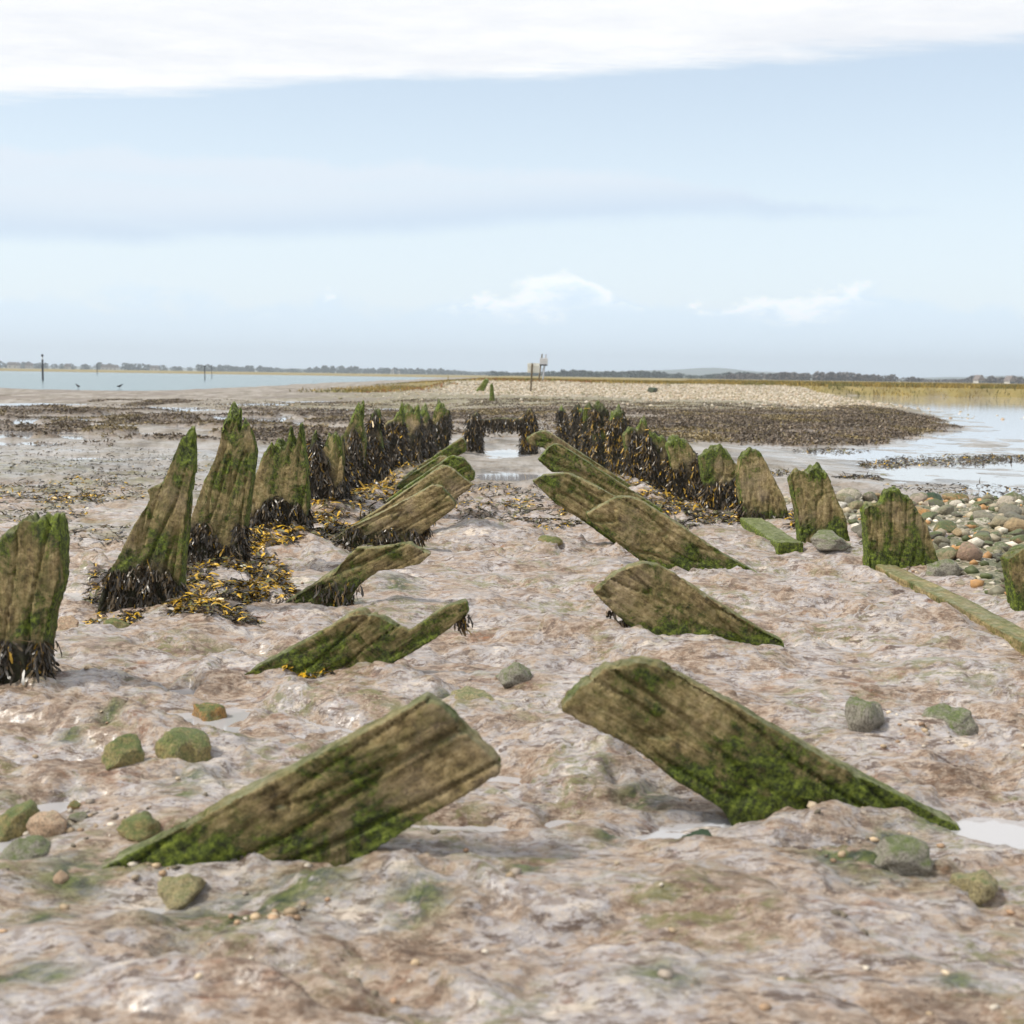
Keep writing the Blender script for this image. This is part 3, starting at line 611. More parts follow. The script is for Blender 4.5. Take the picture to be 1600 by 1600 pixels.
post('round-topped post with a weedy skirt, sixth on the right', GRR, [(1058, 830), (1052, 750), (1043, 695), (1052, 683), (1072, 688), (1088, 708), (1098, 735), (1108, 780), (1112, 830)], 12.2, .32, (-.08, 1), 46, moss=.42, dark=.95, taper=.35, splint=.05, weed=380, weedh=.36, gold=.18)
post('low tan post, seventh on the right, skirted in black weed', GRR, [(1022, 812), (1014, 740), (1008, 690), (1016, 675), (1030, 677), (1044, 690), (1054, 740), (1060, 812)], 13.2, .34, (-.08, 1), 47, moss=.40, dark=.95, taper=.3, splint=.06, weed=380, weedh=.46, gold=.2)
post('post with a thin green spike on its right shoulder', GRR, [(986, 795), (980, 720), (975, 680), (985, 668), (997, 672), (1004, 656), (1009, 654), (1014, 672), (1022, 700), (1026, 795)], 14.2, .36, (-.05, 1), 48, moss=.45, dark=.95, taper=.3, splint=.06, weed=360, weedh=.5, gold=.25)
post('green-tipped post mid-way down the right row hung with golden weed', GRR, [(958, 770), (954, 710), (951, 660), (958, 642), (970, 640), (976, 650), (984, 662), (990, 700), (992, 770)], 15.5, .36, (-.05, 1), 49, moss=.6, dark=.9, taper=.3, splint=.10, weed=360, weedh=.55, gold=.35)
post('bushy green-topped post, fourth from the far end of the right row', GRR, [(932, 752), (926, 690), (925, 650), (932, 632), (944, 634), (952, 645), (958, 690), (962, 752)], 17.0, .38, (-.05, 1), 50, moss=.7, dark=.9, taper=.3, splint=.12, weed=320, weedh=.55, gold=.3)
post('third post from the far end of the right row, mossy crown', GRR, [(914, 735), (910, 680), (911, 645), (918, 631), (926, 634), (932, 650), (936, 735)], 18.4, .38, (-.05, 1), 51, moss=.65, dark=.9, taper=.3, splint=.10, weed=280, weedh=.6, gold=.2)
post('dark weed-clad post, second from the far end of the right row', GRR, [(898, 722), (894, 670), (896, 640), (904, 632), (911, 640), (918, 675), (922, 722)], 20.0, .40, (-.05, 1), 52, moss=.5, dark=.95, taper=.3, splint=.08, weed=280, weedh=.65, gold=.1)
post('farthest post of the right row, black with hanging weed', GRR, [(878, 705), (872, 665), (873, 645), (878, 635), (885, 645), (892, 670), (896, 705)], 21.8, .40, (-.05, 1), 53, moss=.45, dark=.95, taper=.3, splint=.06, weed=260, weedh=.65, gold=.15)

# low frame across the far end
def frame():
    y = 20.4; o = thing('weedy_frame', (0, y, 0), 'low gate-like frame of two stubby posts and a beam, shaggy with weed', 'frame')
    def part(name, px, thick, grain, seed, weed, gold):
        P = [AT(u, v, y) for u, v in px]; pts = [(p.x, p.z) for p in P]; n = len(pts)
        if sum(pts[i][0]*pts[(i+1) % n][1]-pts[(i+1) % n][0]*pts[i][1] for i in range(n)) < 0: pts = pts[::-1]
        V = [(a, 0, b) for a, b in pts]+[(a, thick, b) for a, b in pts]
        me = remesh(V, [list(range(n))]+[list(range(2*n-1, n-1, -1))]+[[i, i+n, (i+1) % n+n, (i+1) % n] for i in range(n)], .022)
        N = len(me.vertices); co = np.empty(N*3, np.float32); me.vertices.foreach_get('co', co); co = co.reshape(-1, 3).astype(float)
        nr = np.empty(N*3, np.float32); me.vertex_normals.foreach_get('vector', nr); nr = nr.reshape(-1, 3).astype(float)
        co += nr*(.03*fb3(co[:, 0]*9+seed, co[:, 1]*9, co[:, 2]*9, 3, 2))[:, None]
        me.vertices.foreach_set('co', co.astype(np.float32).ravel()); me.polygons.foreach_set('use_smooth', np.ones(len(me.polygons), bool)); me.update()
        vattr(me, 'gr', co[:, [2, 0, 1]]); fattr(me, 'moss', np.full(N, .45)); fattr(me, 'dark', .9*(1-ss(co[:, 2], .42, .58)))
        p = link(name, me, M_post, o)
        ok = np.where((nr[:, 1] < .4) & (co[:, 2] > -.02))[0]; pick = RNG.choice(ok, weed*4)
        fringe('seaweed', p, co[pick], nr[pick], .085, .012, gold)
    part('post', [(728, 712), (729, 665), (736, 648), (744, 644), (750, 655), (752, 712)], .25, (0, 1), 1, 320, .05)
    part('post', [(816, 712), (817, 665), (822, 645), (828, 637), (834, 650), (838, 668), (838, 712)], .25, (0, 1), 2, 320, .14)
    part('beam', [(749, 666), (749, 656), (780, 653), (820, 654), (820, 665)], .16, (1, 0), 3, 260, .03)
frame()
def hang(par, px, y, L):
    P = [AT(u, v, y) for u, v in px]; n = 14*len(P)
    rt_ = np.array([[p.x-par.location.x+RNG.normal()*.012, RNG.random()*.05, p.z] for p in P for _ in range(14)])
    fringe('seaweed', par, rt_, np.tile([0, -.2, 0.0], (n, 1))+RNG.normal(size=(n, 3))*.1, L, .010, .05)
for o_ in [o_ for o_ in COL.objects if o_.name.startswith('raking_strut')]:
    if 'splinter' in o_['label']: hang(o_, [(722, 966), (718, 970), (726, 962)], 5.0, .05)
    if 'mud mound' in o_['label']: hang(o_, [(956, 956), (976, 972), (985, 980)], 5.65, .06)

# boards lying flat along the right side
def board(label, x, y0, y1, w, t, seed, moss):
    V = [(-w/2, 0, -.12), (w/2, 0, -.12), (w/2, 0, t), (-w/2, 0, t)]; V = V+[(a, y1-y0, c) for a, b, c in V]
    me = remesh(V, [[0, 1, 2, 3], [7, 6, 5, 4], [0, 4, 5, 1], [1, 5, 6, 2], [2, 6, 7, 3], [3, 7, 4, 0]], .0125)
    N = len(me.vertices); co = np.empty(N*3, np.float32); me.vertices.foreach_get('co', co); co = co.reshape(-1, 3).astype(float)
    nr = np.empty(N*3, np.float32); me.vertex_normals.foreach_get('vector', nr); nr = nr.reshape(-1, 3).astype(float)
    co += nr*(.010*fb3(co[:, 0]*22+seed, co[:, 1]*2.5, co[:, 2]*22, 3, 2))[:, None]
    co[:, 0] += .018*pn2(co[:, 1]*1.3+seed, co[:, 1]*0, 3); co[:, 2] += .012*pn2(co[:, 1]*1.1+seed, co[:, 1]*0+4, 5)
    me.vertices.foreach_set('co', co.astype(np.float32).ravel()); me.polygons.foreach_set('use_smooth', np.ones(len(me.polygons), bool)); me.update()
    vattr(me, 'gr', co[:, [1, 0, 2]]); fattr(me, 'moss', np.clip(moss+.25*(np.abs(co[:, 0]) > w*.33), 0, 1)); fattr(me, 'dark', np.zeros(N))
    link('flat_board', me, M_plank, loc=(x, y0, 0.0), label=label, cat='board', group='boards lying along the right row')
board('long grey-green board lying flat, running off the right edge', 2.40, 4.6, 8.45, .135, .032, 1, .22)
board('short bright green board lying flat below the bare tan post', 1.98, 9.0, 10.55, .19, .05, 2, .80)

# ------------------------------------------------------------------ rocks and cobbles
def rock_mesh(name, seed, sub=3, flat=.65, ang=.5, rough=.42):
    bm = bmesh.new(); bmesh.ops.create_icosphere(bm, subdivisions=sub, radius=1)
    V = np.array([v.co[:] for v in bm.verts]); rg = np.random.default_rng(seed)
    for _ in range(int(4+9*ang)):
        n = rg.normal(size=3); n /= np.linalg.norm(n); h = .50+.32*rg.random(); d = V@n-h
        V = V-np.outer(np.clip(d, 0, None)*(.75+.25*ang), n)
    L = np.linalg.norm(V, axis=1)[:, None]
    V = V*(1+rough*fb3(V[:, 0]*1.3+seed*5.1, V[:, 1]*1.3, V[:, 2]*1.3, 3, 1)[:, None])
    V *= np.array([1, .8+.3*rg.random(), flat])
    V = (V-(V.max(0)+V.min(0))/2)/((V.max(0)-V.min(0))[0]/2)          # half width 1
    for v, c in zip(bm.verts, V): v.co = c
    me = bpy.data.meshes.new(name); bm.to_mesh(me); bm.free()
    me.polygons.foreach_set('use_smooth', np.ones(len(me.polygons), bool)); return me
MR = {
 'mossy': mat_rock('mossy_rock', [(0.3, (0.22, 0.17, 0.06)), (0.5, (0.33, 0.27, 0.10)), (0.7, (0.38, 0.33, 0.18))], .64, byrand=False, mossc=((0.030, 0.050, 0.010), (0.150, 0.190, 0.040))),
 'orange': mat_rock('orange_rock', [(0.3, (0.33, 0.15, 0.035)), (0.5, (0.40, 0.22, 0.06)), (0.7, (0.40, 0.30, 0.17))], .60, byrand=False),
 'tan': mat_rock('tan_rock', [(0.3, (0.33, 0.20, 0.12)), (0.5, (0.50, 0.35, 0.23)), (0.7, (0.60, 0.48, 0.35))], .02, byrand=False),
 'grey': mat_rock('grey_rock', [(0.3, (0.22, 0.20, 0.17)), (0.5, (0.30, 0.28, 0.23)), (0.7, (0.38, 0.36, 0.30))], .52, byrand=False),
 'yellow': mat_rock('yellow_rock', [(0.3, (0.26, 0.21, 0.08)), (0.5, (0.36, 0.31, 0.16)), (0.7, (0.45, 0.40, 0.26))], .36, byrand=False),
 'white': mat_rock('white_rock', [(0.3, (0.45, 0.42, 0.36)), (0.7, (0.66, 0.63, 0.57))], .05, byrand=False),
 'dark': mat_rock('dark_rock', [(0.3, (0.03, 0.035, 0.02)), (0.7, (0.07, 0.08, 0.04))], .8, byrand=False, mossc=((0.012, 0.03, 0.012), (0.03, 0.07, 0.028))),
}
def rock(label, u, v, w, h, kind, seed, ang=.6, name='rock', rot=None):
    p = G(u, v); s = w/F*p.y/2; hz = h/F*p.y
    me = rock_mesh(name, seed, 4 if w > 40 else 3, .8, ang); me.materials.append(MR[kind])
    o = link(name, me, loc=(p.x, p.y+s*.6, float(gz(p.x, p.y+s*.6)[0])+hz*.08), label=label, cat='rock')
    zs = max(q.co.z for q in me.vertices); o.scale = (s, s*.95, hz*.70/zs); o.rotation_euler = (0, 0, rot if rot is not None else 0)
for a in [
 ('green-topped orange rock at the tip of the split strut', 322, 1100, 62, 46, 'orange', 1),
 ('lumpy yellow-green mossy rock, left of a pair in the mud', 187, 1208, 76, 58, 'mossy', 2),
 ('dark mossy rock with a tapering right end, right of a pair', 282, 1202, 96, 52, 'mossy', 3),
 ('brown mossy boulder cut off by the left edge', 20, 1278, 76, 62, 'mossy', 4),
 ('pinkish tan rock beside the brown boulder at the left edge', 68, 1288, 66, 42, 'tan', 5),
 ('flat grey-green rock below the pinkish one at the left edge', 28, 1325, 92, 46, 'grey', 6),
 ('small pointed greenish stone in the middle of the mud', 802, 1074, 60, 34, 'grey', 7, .95),
 ('upright angular grey-green stone standing alone on the right', 1355, 1160, 66, 58, 'grey', 8, 1.0),
 ('flat-topped grey-green block at the far right of the mud', 1494, 1152, 92, 48, 'grey', 9, .95),
 ('yellowish saddle-shaped stone in the lower right', 1530, 1382, 74, 46, 'yellow', 10, .9),
 ('rounded yellow-tan stone against the nearest left strut', 275, 1378, 80, 48, 'yellow', 11, .4),
 ('small dark green pointed stone by a puddle under the right strut', 1092, 1316, 58, 36, 'dark', 32, .9),
 ('green-skinned stone at the foot of the fang-shaped post', 178, 990, 50, 22, 'mossy', 13, .3),
 ('tan stone between the left edge post and the fang-shaped post', 98, 995, 42, 26, 'tan', 14, .7),
 ('small green-topped stone alone on the middle mud', 860, 853, 40, 15, 'mossy', 15, .3),
 ('pale green-streaked low stone behind the nearest left strut', 742, 1108, 86, 30, 'yellow', 16, .8),
 ('rounded grey stone at the foot of the notched-crown post', 1298, 868, 60, 22, 'grey', 17, .3),
 ('white pointed stone leaning on the notched-crown post', 1300, 858, 18, 28, 'white', 18, 1.0),
 ('angular grey slab beside the yellowish saddle-shaped stone', 1415, 1362, 110, 48, 'grey', 19, .9),
 ('reddish grey flat stone beside the squat round-shouldered post', 1478, 905, 62, 32, 'grey', 20, .8),
 ('dark weedy boulder at the far edge of the cobbles', 1456, 778, 44, 20, 'dark', 21, .5),
 ('brown-green boulder half under the near left strut', 212, 1312, 74, 36, 'mossy', 22, .4),
 ('small purple-grey stone among shells left of the near strut', 120, 1278, 34, 14, 'grey', 23, .6),
 ('small orange stone above the purple-grey one', 114, 1262, 22, 15, 'orange', 24, .5),
 ('small dark red stone near the tip of the nearest left strut', 92, 1358, 28, 18, 'tan', 25, .7),
]: rock(*a)
p = G(1020, 610, .45); rk = rock_mesh('rock', 77, 3, .8, .5); rk.materials.append(MR['dark'])
o = link('rock', rk, loc=(p.x, p.y, float(gz(p.x, p.y)[0])+.12), label='dark lump sitting alone on the pale shingle bank', cat='rock'); o.scale = (.30, .28, .28)

def cobbles():
    mt = mat_rock('cobble', [(0.0, (0.09, 0.085, 0.065)), (0.25, (0.19, 0.175, 0.135)), (0.45, (0.27, 0.235, 0.15)), (0.62, (0.31, 0.25, 0.15)), (0.72, (0.40, 0.20, 0.06)), (0.78, (0.28, 0.20, 0.16)), (0.9, (0.48, 0.43, 0.34)), (1.0, (0.72, 0.68, 0.60))], .50, mossc=((0.035, 0.052, 0.016), (0.150, 0.180, 0.060)))
    shapes = [rock_mesh('cobble', 200+i, 3, (.5, .6, .72, .55, .66, .8, .5, .62)[i], (.1, .3, .2, .5, .1, .35, .6, .2)[i], .14) for i in range(8)]
    for s in shapes: s.materials.append(mt)
    # a low bed of gravel that carries the cobbles
    nx, ny = 90, 140; xs = np.linspace(2.55, 7.4, nx); ys = np.linspace(4.8, 13.4, ny); X, Y = np.meshgrid(xs, ys)
    edge = np.minimum(np.minimum(X-2.55-.12*pn2(Y/.5, X*0, 5), 7.4-X), np.minimum(Y-4.8, 13.0-Y+.5*pn2(X/.7, Y*0, 6)))
    Z = gz(X.ravel(), Y.ravel()).reshape(X.shape)*.4+.035*ss(edge, 0, .5)-.10*(1-ss(edge, -.05, .25))+.012*pn2(X/.07, Y/.07, 8)
    i = np.arange(nx*ny).reshape(ny, nx)
    me = mesh_np('cobble_beach', np.stack([X, Y, Z], -1).reshape(-1, 3), np.stack([i[:-1, :-1], i[:-1, 1:], i[1:, 1:], i[1:, :-1]], -1).reshape(-1, 4))
    k = NT('gravel'); P = k.pos()
    c = k.ramp(k.voro(P, 42, out='Color'), [(0.1, (0.06, 0.055, 0.035)), (0.5, (0.20, 0.17, 0.11)), (0.9, (0.42, 0.37, 0.28))])
    c = k.mix(k.step(k.noise(P, 5, 5, .7), .42, .6, 0, .75), c, (0.07, 0.085, 0.03))
    gm = k.done(c, .6, k.bump(k.voro(P, 42), .8, .02))
    base = link('cobble_beach', me, gm, label='patch of weed-greened cobbles beside the right row of posts', kind='structure')
    def zb(x, y): 
        j = int(np.clip(round((x-2.55)/(xs[1]-xs[0])), 0, nx-1)); q = int(np.clip(round((y-4.8)/(ys[1]-ys[0])), 0, ny-1)); return Z[q, j]
    posts = [(2.55, 8.2, .36), (2.22, 9.4, .3), (2.75, 6.5, .4)]
    placed = []; rg = random.Random(5); n = 0
    tries = 0
    while n < 300 and tries < 40000:
        tries += 1
        y = 5.0+7.9*rg.random()**.85; lim = min(7.2, .43*y+.9)
        x = 2.66+(lim-2.66)*rg.random()
        if x < 2.8 and y < 8.6 and rg.random() < .5: continue
        s = rg.choice((.04, .05, .055, .065, .075, .085, .11))*rg.uniform(.8, 1.1)
        if n < 50: s = max(s, .08)
        if any((x-a)**2+(y-b)**2 < (.80*(s+c))**2 for a, b, c in placed) or any((x-a)**2+(y-b)**2 < (s+c-.08)**2 for a, b, c in posts): continue
        if 5.2 < y < 8.5 and abs(x-2.4) < .12+s: continue
        placed.append((x, y, s))
        o = link('cobble', shapes[n % 8], None, base, (x, y, zb(x, y)+s*rg.uniform(.18, .42)))
        o.rotation_euler = (rg.uniform(-.3, .3), rg.uniform(-.3, .3), rg.uniform(0, 6.28)); o.scale = (s*1.1, s*rg.uniform(.85, 1.1), s*rg.uniform(.9, 1.2)); n += 1
    # small pebbles between them
    pebbles('beach_pebbles', [(rg.uniform(2.6, 7.2), 4.9+8.2*rg.random()) for _ in range(3600)], (.014, .058), [(.14, .13, .09), (.24, .21, .15), (.34, .29, .20), (.36, .20, .08), (.50, .46, .38), (.07, .085, .03)], 'small pebbles packed between the cobbles', parent=base, zf=zb)
_pb = {}
def pebbles(name, pts, size, cols, label, parent=None, zf=None, sub=1, sink=.25):
    bm = bmesh.new(); bmesh.ops.create_icosphere(bm, subdivisions=sub, radius=1); bm.verts.index_update()
    T = np.array([v.co[:] for v in bm.verts]); TF = np.array([[v.index for v in f.verts] for f in bm.faces]); bm.free()
    n = len(pts); P = np.array(pts, float); s = size[0]+(size[1]-size[0])*RNG.random(n)**2.0
    z = np.array([zf(a, b) for a, b in pts]) if zf else gz(P[:, 0], P[:, 1])
    sc = np.stack([s*(.8+.5*RNG.random(n)), s*(.7+.4*RNG.random(n)), s*(.45+.4*RNG.random(n))], 1)
    an = RNG.random(n)*6.283; V = T[None]*sc[:, None]*(1+.22*RNG.normal(size=(n, len(T), 1)).clip(-1.2, 1.2))
    ca, sa = np.cos(an)[:, None], np.sin(an)[:, None]
    V = np.stack([V[..., 0]*ca-V[..., 1]*sa, V[..., 0]*sa+V[..., 1]*ca, V[..., 2]], -1)
    V += np.stack([P[:, 0], P[:, 1], z+sc[:, 2]*sink], 1)[:, None]
    Fc = (TF[None]+(np.arange(n)*len(T))[:, None, None]).reshape(-1, 3)
    me = mesh_np(name, V.reshape(-1, 3), Fc); c = np.array(cols)[RNG.integers(0, len(cols), n)]*(.75+.5*RNG.random((n, 1)))
    cattr(me, 'col', np.repeat(c, len(T), 0))
    return link(name, me, M_peb, parent, label=label, kind='stuff')
cobbles()
# shells, grit and pebbles strewn on the near mud
def near_pebbles():
    pts = []
    for (u, v, du, dv, n) in [(1340, 1315, 75, 30, 90), (430, 1425, 60, 20, 30), (150, 1275, 90, 25, 40), (1430, 1155, 60, 30, 40), (1300, 860, 60, 14, 40), (1420, 895, 50, 10, 50), (250, 1345, 160, 18, 20)]:
        for _ in range(n): q = G(u+random.gauss(0, .5)*du, v+random.gauss(0, .5)*dv); pts.append((q.x, q.y))
    for _ in range(170): q = G(random.uniform(-50, 1650), 860+740*random.random()**.7); pts.append((q.x, q.y))
    pebbles('strewn_pebbles', pts, (.003, .016), [(.36, .27, .17), (.42, .34, .24), (.30, .20, .12), (.45, .40, .33), (.12, .10, .07), (.28, .18, .11), (.25, .21, .17)], 'bits of shell and small pebbles strewn over the near mud')
near_pebbles()
def far_shingle():
    n = 60000; x = RNG.uniform(-9, 24, n); y = 44+52*RNG.random(n)**1.0; t = terrain(x, y, False)
    ok = RNG.random(n) < t[2]*.95+t[4]*.05; pts = list(zip(x[ok][:15000], y[ok][:15000]))
    pebbles('bank_shingle', pts, (.03, .085), [(.44, .38, .29), (.36, .30, .22), (.50, .45, .37), (.27, .22, .14), (.20, .18, .10), (.38, .29, .20)], 'pale shingle heaped on the bank behind the posts', sub=1)
far_shingle()

# ------------------------------------------------------------------ seaweed on the ground
def ground_weed(name, zones, label, L, W, gold, lift=.02, curl=.3):
    X, Y, Gd, S = [], [], [], []
    for (u, v, du, dv, n, g) in zones:
        n = int(n*3.2); r = np.sqrt(RNG.random(n)); a = RNG.random(n)*6.283
        x, y = Garr(u+du*r*np.cos(a), v+dv*r*np.sin(a)); X.append(x); Y.append(y); Gd.append(np.full(n, g)); S.append(np.clip(y/8, .7, 1.15)*.85)
    X, Y, Gd, S = map(np.concatenate, (X, Y, Gd, S)); n = len(X)
    cl = pn2(X/.22, Y/.22, 71); keep = cl > -.25; X, Y, Gd, S, cl = X[keep], Y[keep], Gd[keep], S[keep], cl[keep]; n = len(X)
    z = gz(X, Y)+.004+np.clip(cl+.2, 0, 1)*lift*RNG.random(n)*2
    a = RNG.random(n)*6.283; d = np.stack([np.cos(a), np.sin(a), .1+.5*RNG.random(n)], 1); d /= np.linalg.norm(d, axis=1)[:, None]
    V, Fc, per = blades(np.stack([X, Y, z], 1), d, L*S*(.5+RNG.random(n)), W*S*(.6+.8*RNG.random(n)), np.array([0, 0, -curl]), [.5, 1, .95, .5], side=np.array([0, 0, 1.0])+RNG.normal(size=(n, 3))*.45)
    gcl = .5+.9*pn2(X/.35+7, Y/.35, 73)
    c = weed_colors(n, 0, 1); gm = RNG.random(n) < 1.25*Gd*np.clip(gcl, .2, 1.6)
    c[gm] = np.array([.50, .30, .016])*(.5+.8*RNG.random((gm.sum(), 1))); ol = RNG.random(n) < .16; c[ol] = np.array([.10, .095, .03])*(.6+.8*RNG.random((ol.sum(), 1)))
    me = mesh_np(name, V, Fc); cattr(me, 'col', np.repeat(c, per, 0))
    link(name, me, M_weed, label=label, kind='stuff')
ground_weed('bladder_wrack', [(360, 905, 95, 40, 1500, .55), (430, 850, 70, 22, 900, .6), (420, 930, 50, 18, 500, .45), (335, 970, 75, 14, 420, .5), (250, 975, 70, 10, 160, .4), (150, 940, 18, 40, 220, .4),
    (520, 830, 90, 22, 1100, .65), (600, 790, 80, 20, 1100, .65), (650, 750, 60, 18, 800, .65), (560, 855, 70, 16, 700, .12), (480, 1055, 36, 8, 70, .6), (690, 715, 30, 10, 300, .2)], 'golden and black bladder wrack heaped between the left posts and struts', .07, .016, .4)
ground_weed('bladder_wrack', [(1030, 800, 75, 14, 900, .55), (970, 765, 60, 20, 700, .6), (1130, 812, 60, 8, 300, .35), (920, 730, 40, 14, 400, .4), (1250, 815, 24, 14, 160, .3), (1210, 808, 30, 6, 120, .2), (1080, 825, 30, 6, 120, .1)], 'bladder wrack heaped between the right posts and struts', .07, .016, .4)
ground_weed('bladder_wrack', [(800, 795, 95, 16, 700, .35), (770, 820, 60, 8, 120, .3), (860, 825, 50, 6, 100, .4), (760, 768, 60, 12, 260, .3), (850, 770, 60, 12, 200, .2)], 'olive wrack scattered across the gap between the struts', .06, .014, .3, lift=.008)
ground_weed('bladder_wrack', [(180, 722, 220, 22, 420, .06), (90, 712, 160, 30, 260, .05), (260, 745, 120, 20, 200, .1), (110, 765, 130, 22, 600, .35), (60, 790, 80, 30, 300, .2), (180, 840, 80, 20, 120, .1), (120, 775, 40, 5, 120, .7)], 'thin scatter of wrack on the flats outside the left posts', .06, .014, .3, lift=.006)
ground_weed('bladder_wrack', [(1340, 745, 40, 3, 120, .1), (1480, 715, 110, 8, 500, .1), (1300, 700, 60, 4, 200, .05), (1560, 712, 60, 6, 300, .15), (1380, 722, 40, 4, 140, .1), (1500, 760, 120, 10, 120, .05), (1230, 742, 40, 3, 100, .1)], 'dark lines of wrack on the wet mud at the right', .07, .018, .05, lift=.03)
def flats_weed():
    n = 700000; x = RNG.uniform(-16, 14, n); y = 20+34*RNG.random(n)**1.1; t = terrain(x, y, False); ok = (RNG.random(n) < np.maximum(t[1]**1.5, .30*t[4]*(y > 36)*(pn2(x/1.6, y/1.6, 86) > -.05))) & (np.abs(x) < .46*y+1)
    x, y, z = x[ok][:170000], y[ok][:170000], t[0][ok][:170000]; n = len(x)
    a = RNG.random(n)*6.283; d = np.stack([np.cos(a), np.sin(a), .25+.9*RNG.random(n)], 1); d /= np.linalg.norm(d, axis=1)[:, None]
    V, Fc, per = blades(np.stack([x, y, z], 1), d, .055*(.5+RNG.random(n)), .030*(.6+.8*RNG.random(n)), np.array([0, 0, -.35]), [1, .7])
    me = mesh_np('flats_wrack', V, Fc); c = np.array([.125, .095, .066])*(.35+1.3*RNG.random((n, 1)))*(1+.5*pn2(x/1.5, y/1.8, 87))[:, None]; q_ = pn2(x/2.2, y/2.6, 88) > .22; c[q_] = c[q_]*np.array([1.35, 1.35, .9]); g = RNG.random(n) < .12; c[g] = np.array([.14, .105, .035])*(.6+.7*RNG.random((g.sum(), 1)))
    cattr(me, 'col', np.repeat(c, per, 0)); link('flats_wrack', me, mat_attr('dull_wrack', .5, .4, 10, .3), label='brown wrack beds covering the flats beyond the posts', kind='stuff')
flats_weed()
# ------------------------------------------------------------------ spit and far things
def marsh_grass():
    n = 90000; x = RNG.uniform(-14, 75, n); y = 76+110*RNG.random(n)**1.5; t = terrain(x, y, False)
    ok = (RNG.random(n) < t[3]) & (np.abs(x) < .45*y+4); x, y, z = x[ok], y[ok], t[0][ok]; n = len(x)
    d = np.stack([RNG.normal(size=n)*.25, RNG.normal(size=n)*.25, np.ones(n)], 1); d /= np.linalg.norm(d, axis=1)[:, None]
    hgt = np.where(x < 24, .13, .30)*(.5+RNG.random(n))
    V, Fc, per = blades(np.stack([x, y, z-.02], 1), d, hgt, .07*(.5+RNG.random(n)), np.array([0, 0, -.05]), [1, .3], side=np.array([0, 1.0, 0])+RNG.normal(size=(n, 3))*.4)
    c = np.array([.28, .20, .050])*(.5+.9*RNG.random((n, 1))); q = pn2(x/5, y/8, 81); g = q > .1; c[g] = np.array([.17, .155, .045])*(.5+.8*RNG.random((g.sum(), 1)))
    r = (np.abs(x) < 9) & (pn2(x/3, y/4, 83) > .1) & (y < 110); c[r] = np.array([.26, .12, .045])*(.5+.8*RNG.random((r.sum(), 1)))
    me = mesh_np('marsh_grass', V, Fc); cattr(me, 'col', np.repeat(c, per, 0)); link('marsh_grass', me, M_dull, label='olive and rust marsh grass on the bank top and beyond the creek', kind='stuff')
marsh_grass()

def stump(label, u0, v0, u1, v1, w, zb, seed, moss=.7):
    q = G((u0+u1)/2, v0, zb); y = q.y
    timber('mossy_stump', label, 'post', None, [(u0-w/2, v0+3), (u0+w/2, v0+3), (u1+w*.3, v1+4), (u1+w*.1, v1), (u1-w*.25, v1+3)], y, .3, (u1-u0, v0-v1), seed, moss=moss, dark=.5, splint=.04, mat=M_post, rough=1.6)
# stumps stand on the bank, so their outline is lifted to the bank level by tracing at that distance
stump('leaning clump of mossy timber on the bank, left of the sign', 747, 612, 760, 590, 15, .28, 61)
stump('narrow mossy stump on the bank in front of the leaning clump', 769, 627, 768, 598, 9, .2, 62)
stump('short dark post at the left end of the spit', 700, 594, 700, 583, 4, .5, 63, .3)

M_pole = mat_plain('weathered_pole', (0.10, 0.075, 0.04)); M_dark = mat_plain('dark_pole', (0.028, 0.030, 0.036)); M_white = mat_plain('white_paint', (0.72, 0.72, 0.72), .6, .08)
M_sign = mat_plain('sign_back', (0.62, 0.62, 0.56), .6, .1); M_grey = mat_plain('grey_paint', (0.44, 0.46, 0.52), .6, .1)
def sign_one():
    q = G(829, 612, .31); y = q.y; zg = float(gz(q.x, y)[0]); k = y/F
    o = thing('notice_board', (q.x, y, zg), 'pale board on a single brown post standing on the bank', 'sign')
    h = 44*k; link('post', MB().tube((0, 0, -.2), (2*k, 0, h), .055, .045, 8).mesh('post'), M_pole, o)
    link('board', MB().box((4*k, .09, h-7.5*k), (19*k, .03, 15*k)).mesh('board', .004), M_sign, o)
    link('batten', MB().box((4*k, .065, h-4*k), (18*k, .02, .05)).box((4*k, .065, h-12*k), (18*k, .02, .05)).mesh('batten'), M_sign, o)
sign_one()
def sign_two():
    q = G(845, 592, .84); y = 99.0; x = AT(845, 592, y).x; zg = float(gz(x, y)[0]); k = y/F
    o = thing('navigation_board', (x, y, zg), 'tall grey slatted board leaning on two legs behind the pale board', 'sign')
    H = 41*k
    for dx in (-3.5*k, 2.5*k): link('leg', MB().tube((dx, 0, -.2), (dx+5*k, 0, H), .06, .05, 8).mesh('leg'), M_pole if dx < 0 else M_grey, o)
    link('brace', MB().tube((-2*k, .02, 6*k), (5*k, .02, 22*k), .03, .03, 6).mesh('brace'), M_grey, o)
    b = link('board', MB().box((4.0*k, -.07, 30*k), (12.5*k, .03, 10*k)).mesh('board', .004), M_grey, o)
    for j in range(4): link('slat', MB().box((4.0*k, -.10, (26.2+2.5*j)*k), (12*k, .03, 1.5*k)).mesh('slat'), M_white, b)
    link('sill', MB().box((3.4*k, -.12, 24.2*k), (12.5*k, .16, 2.2*k)).mesh('sill'), M_dark, o)
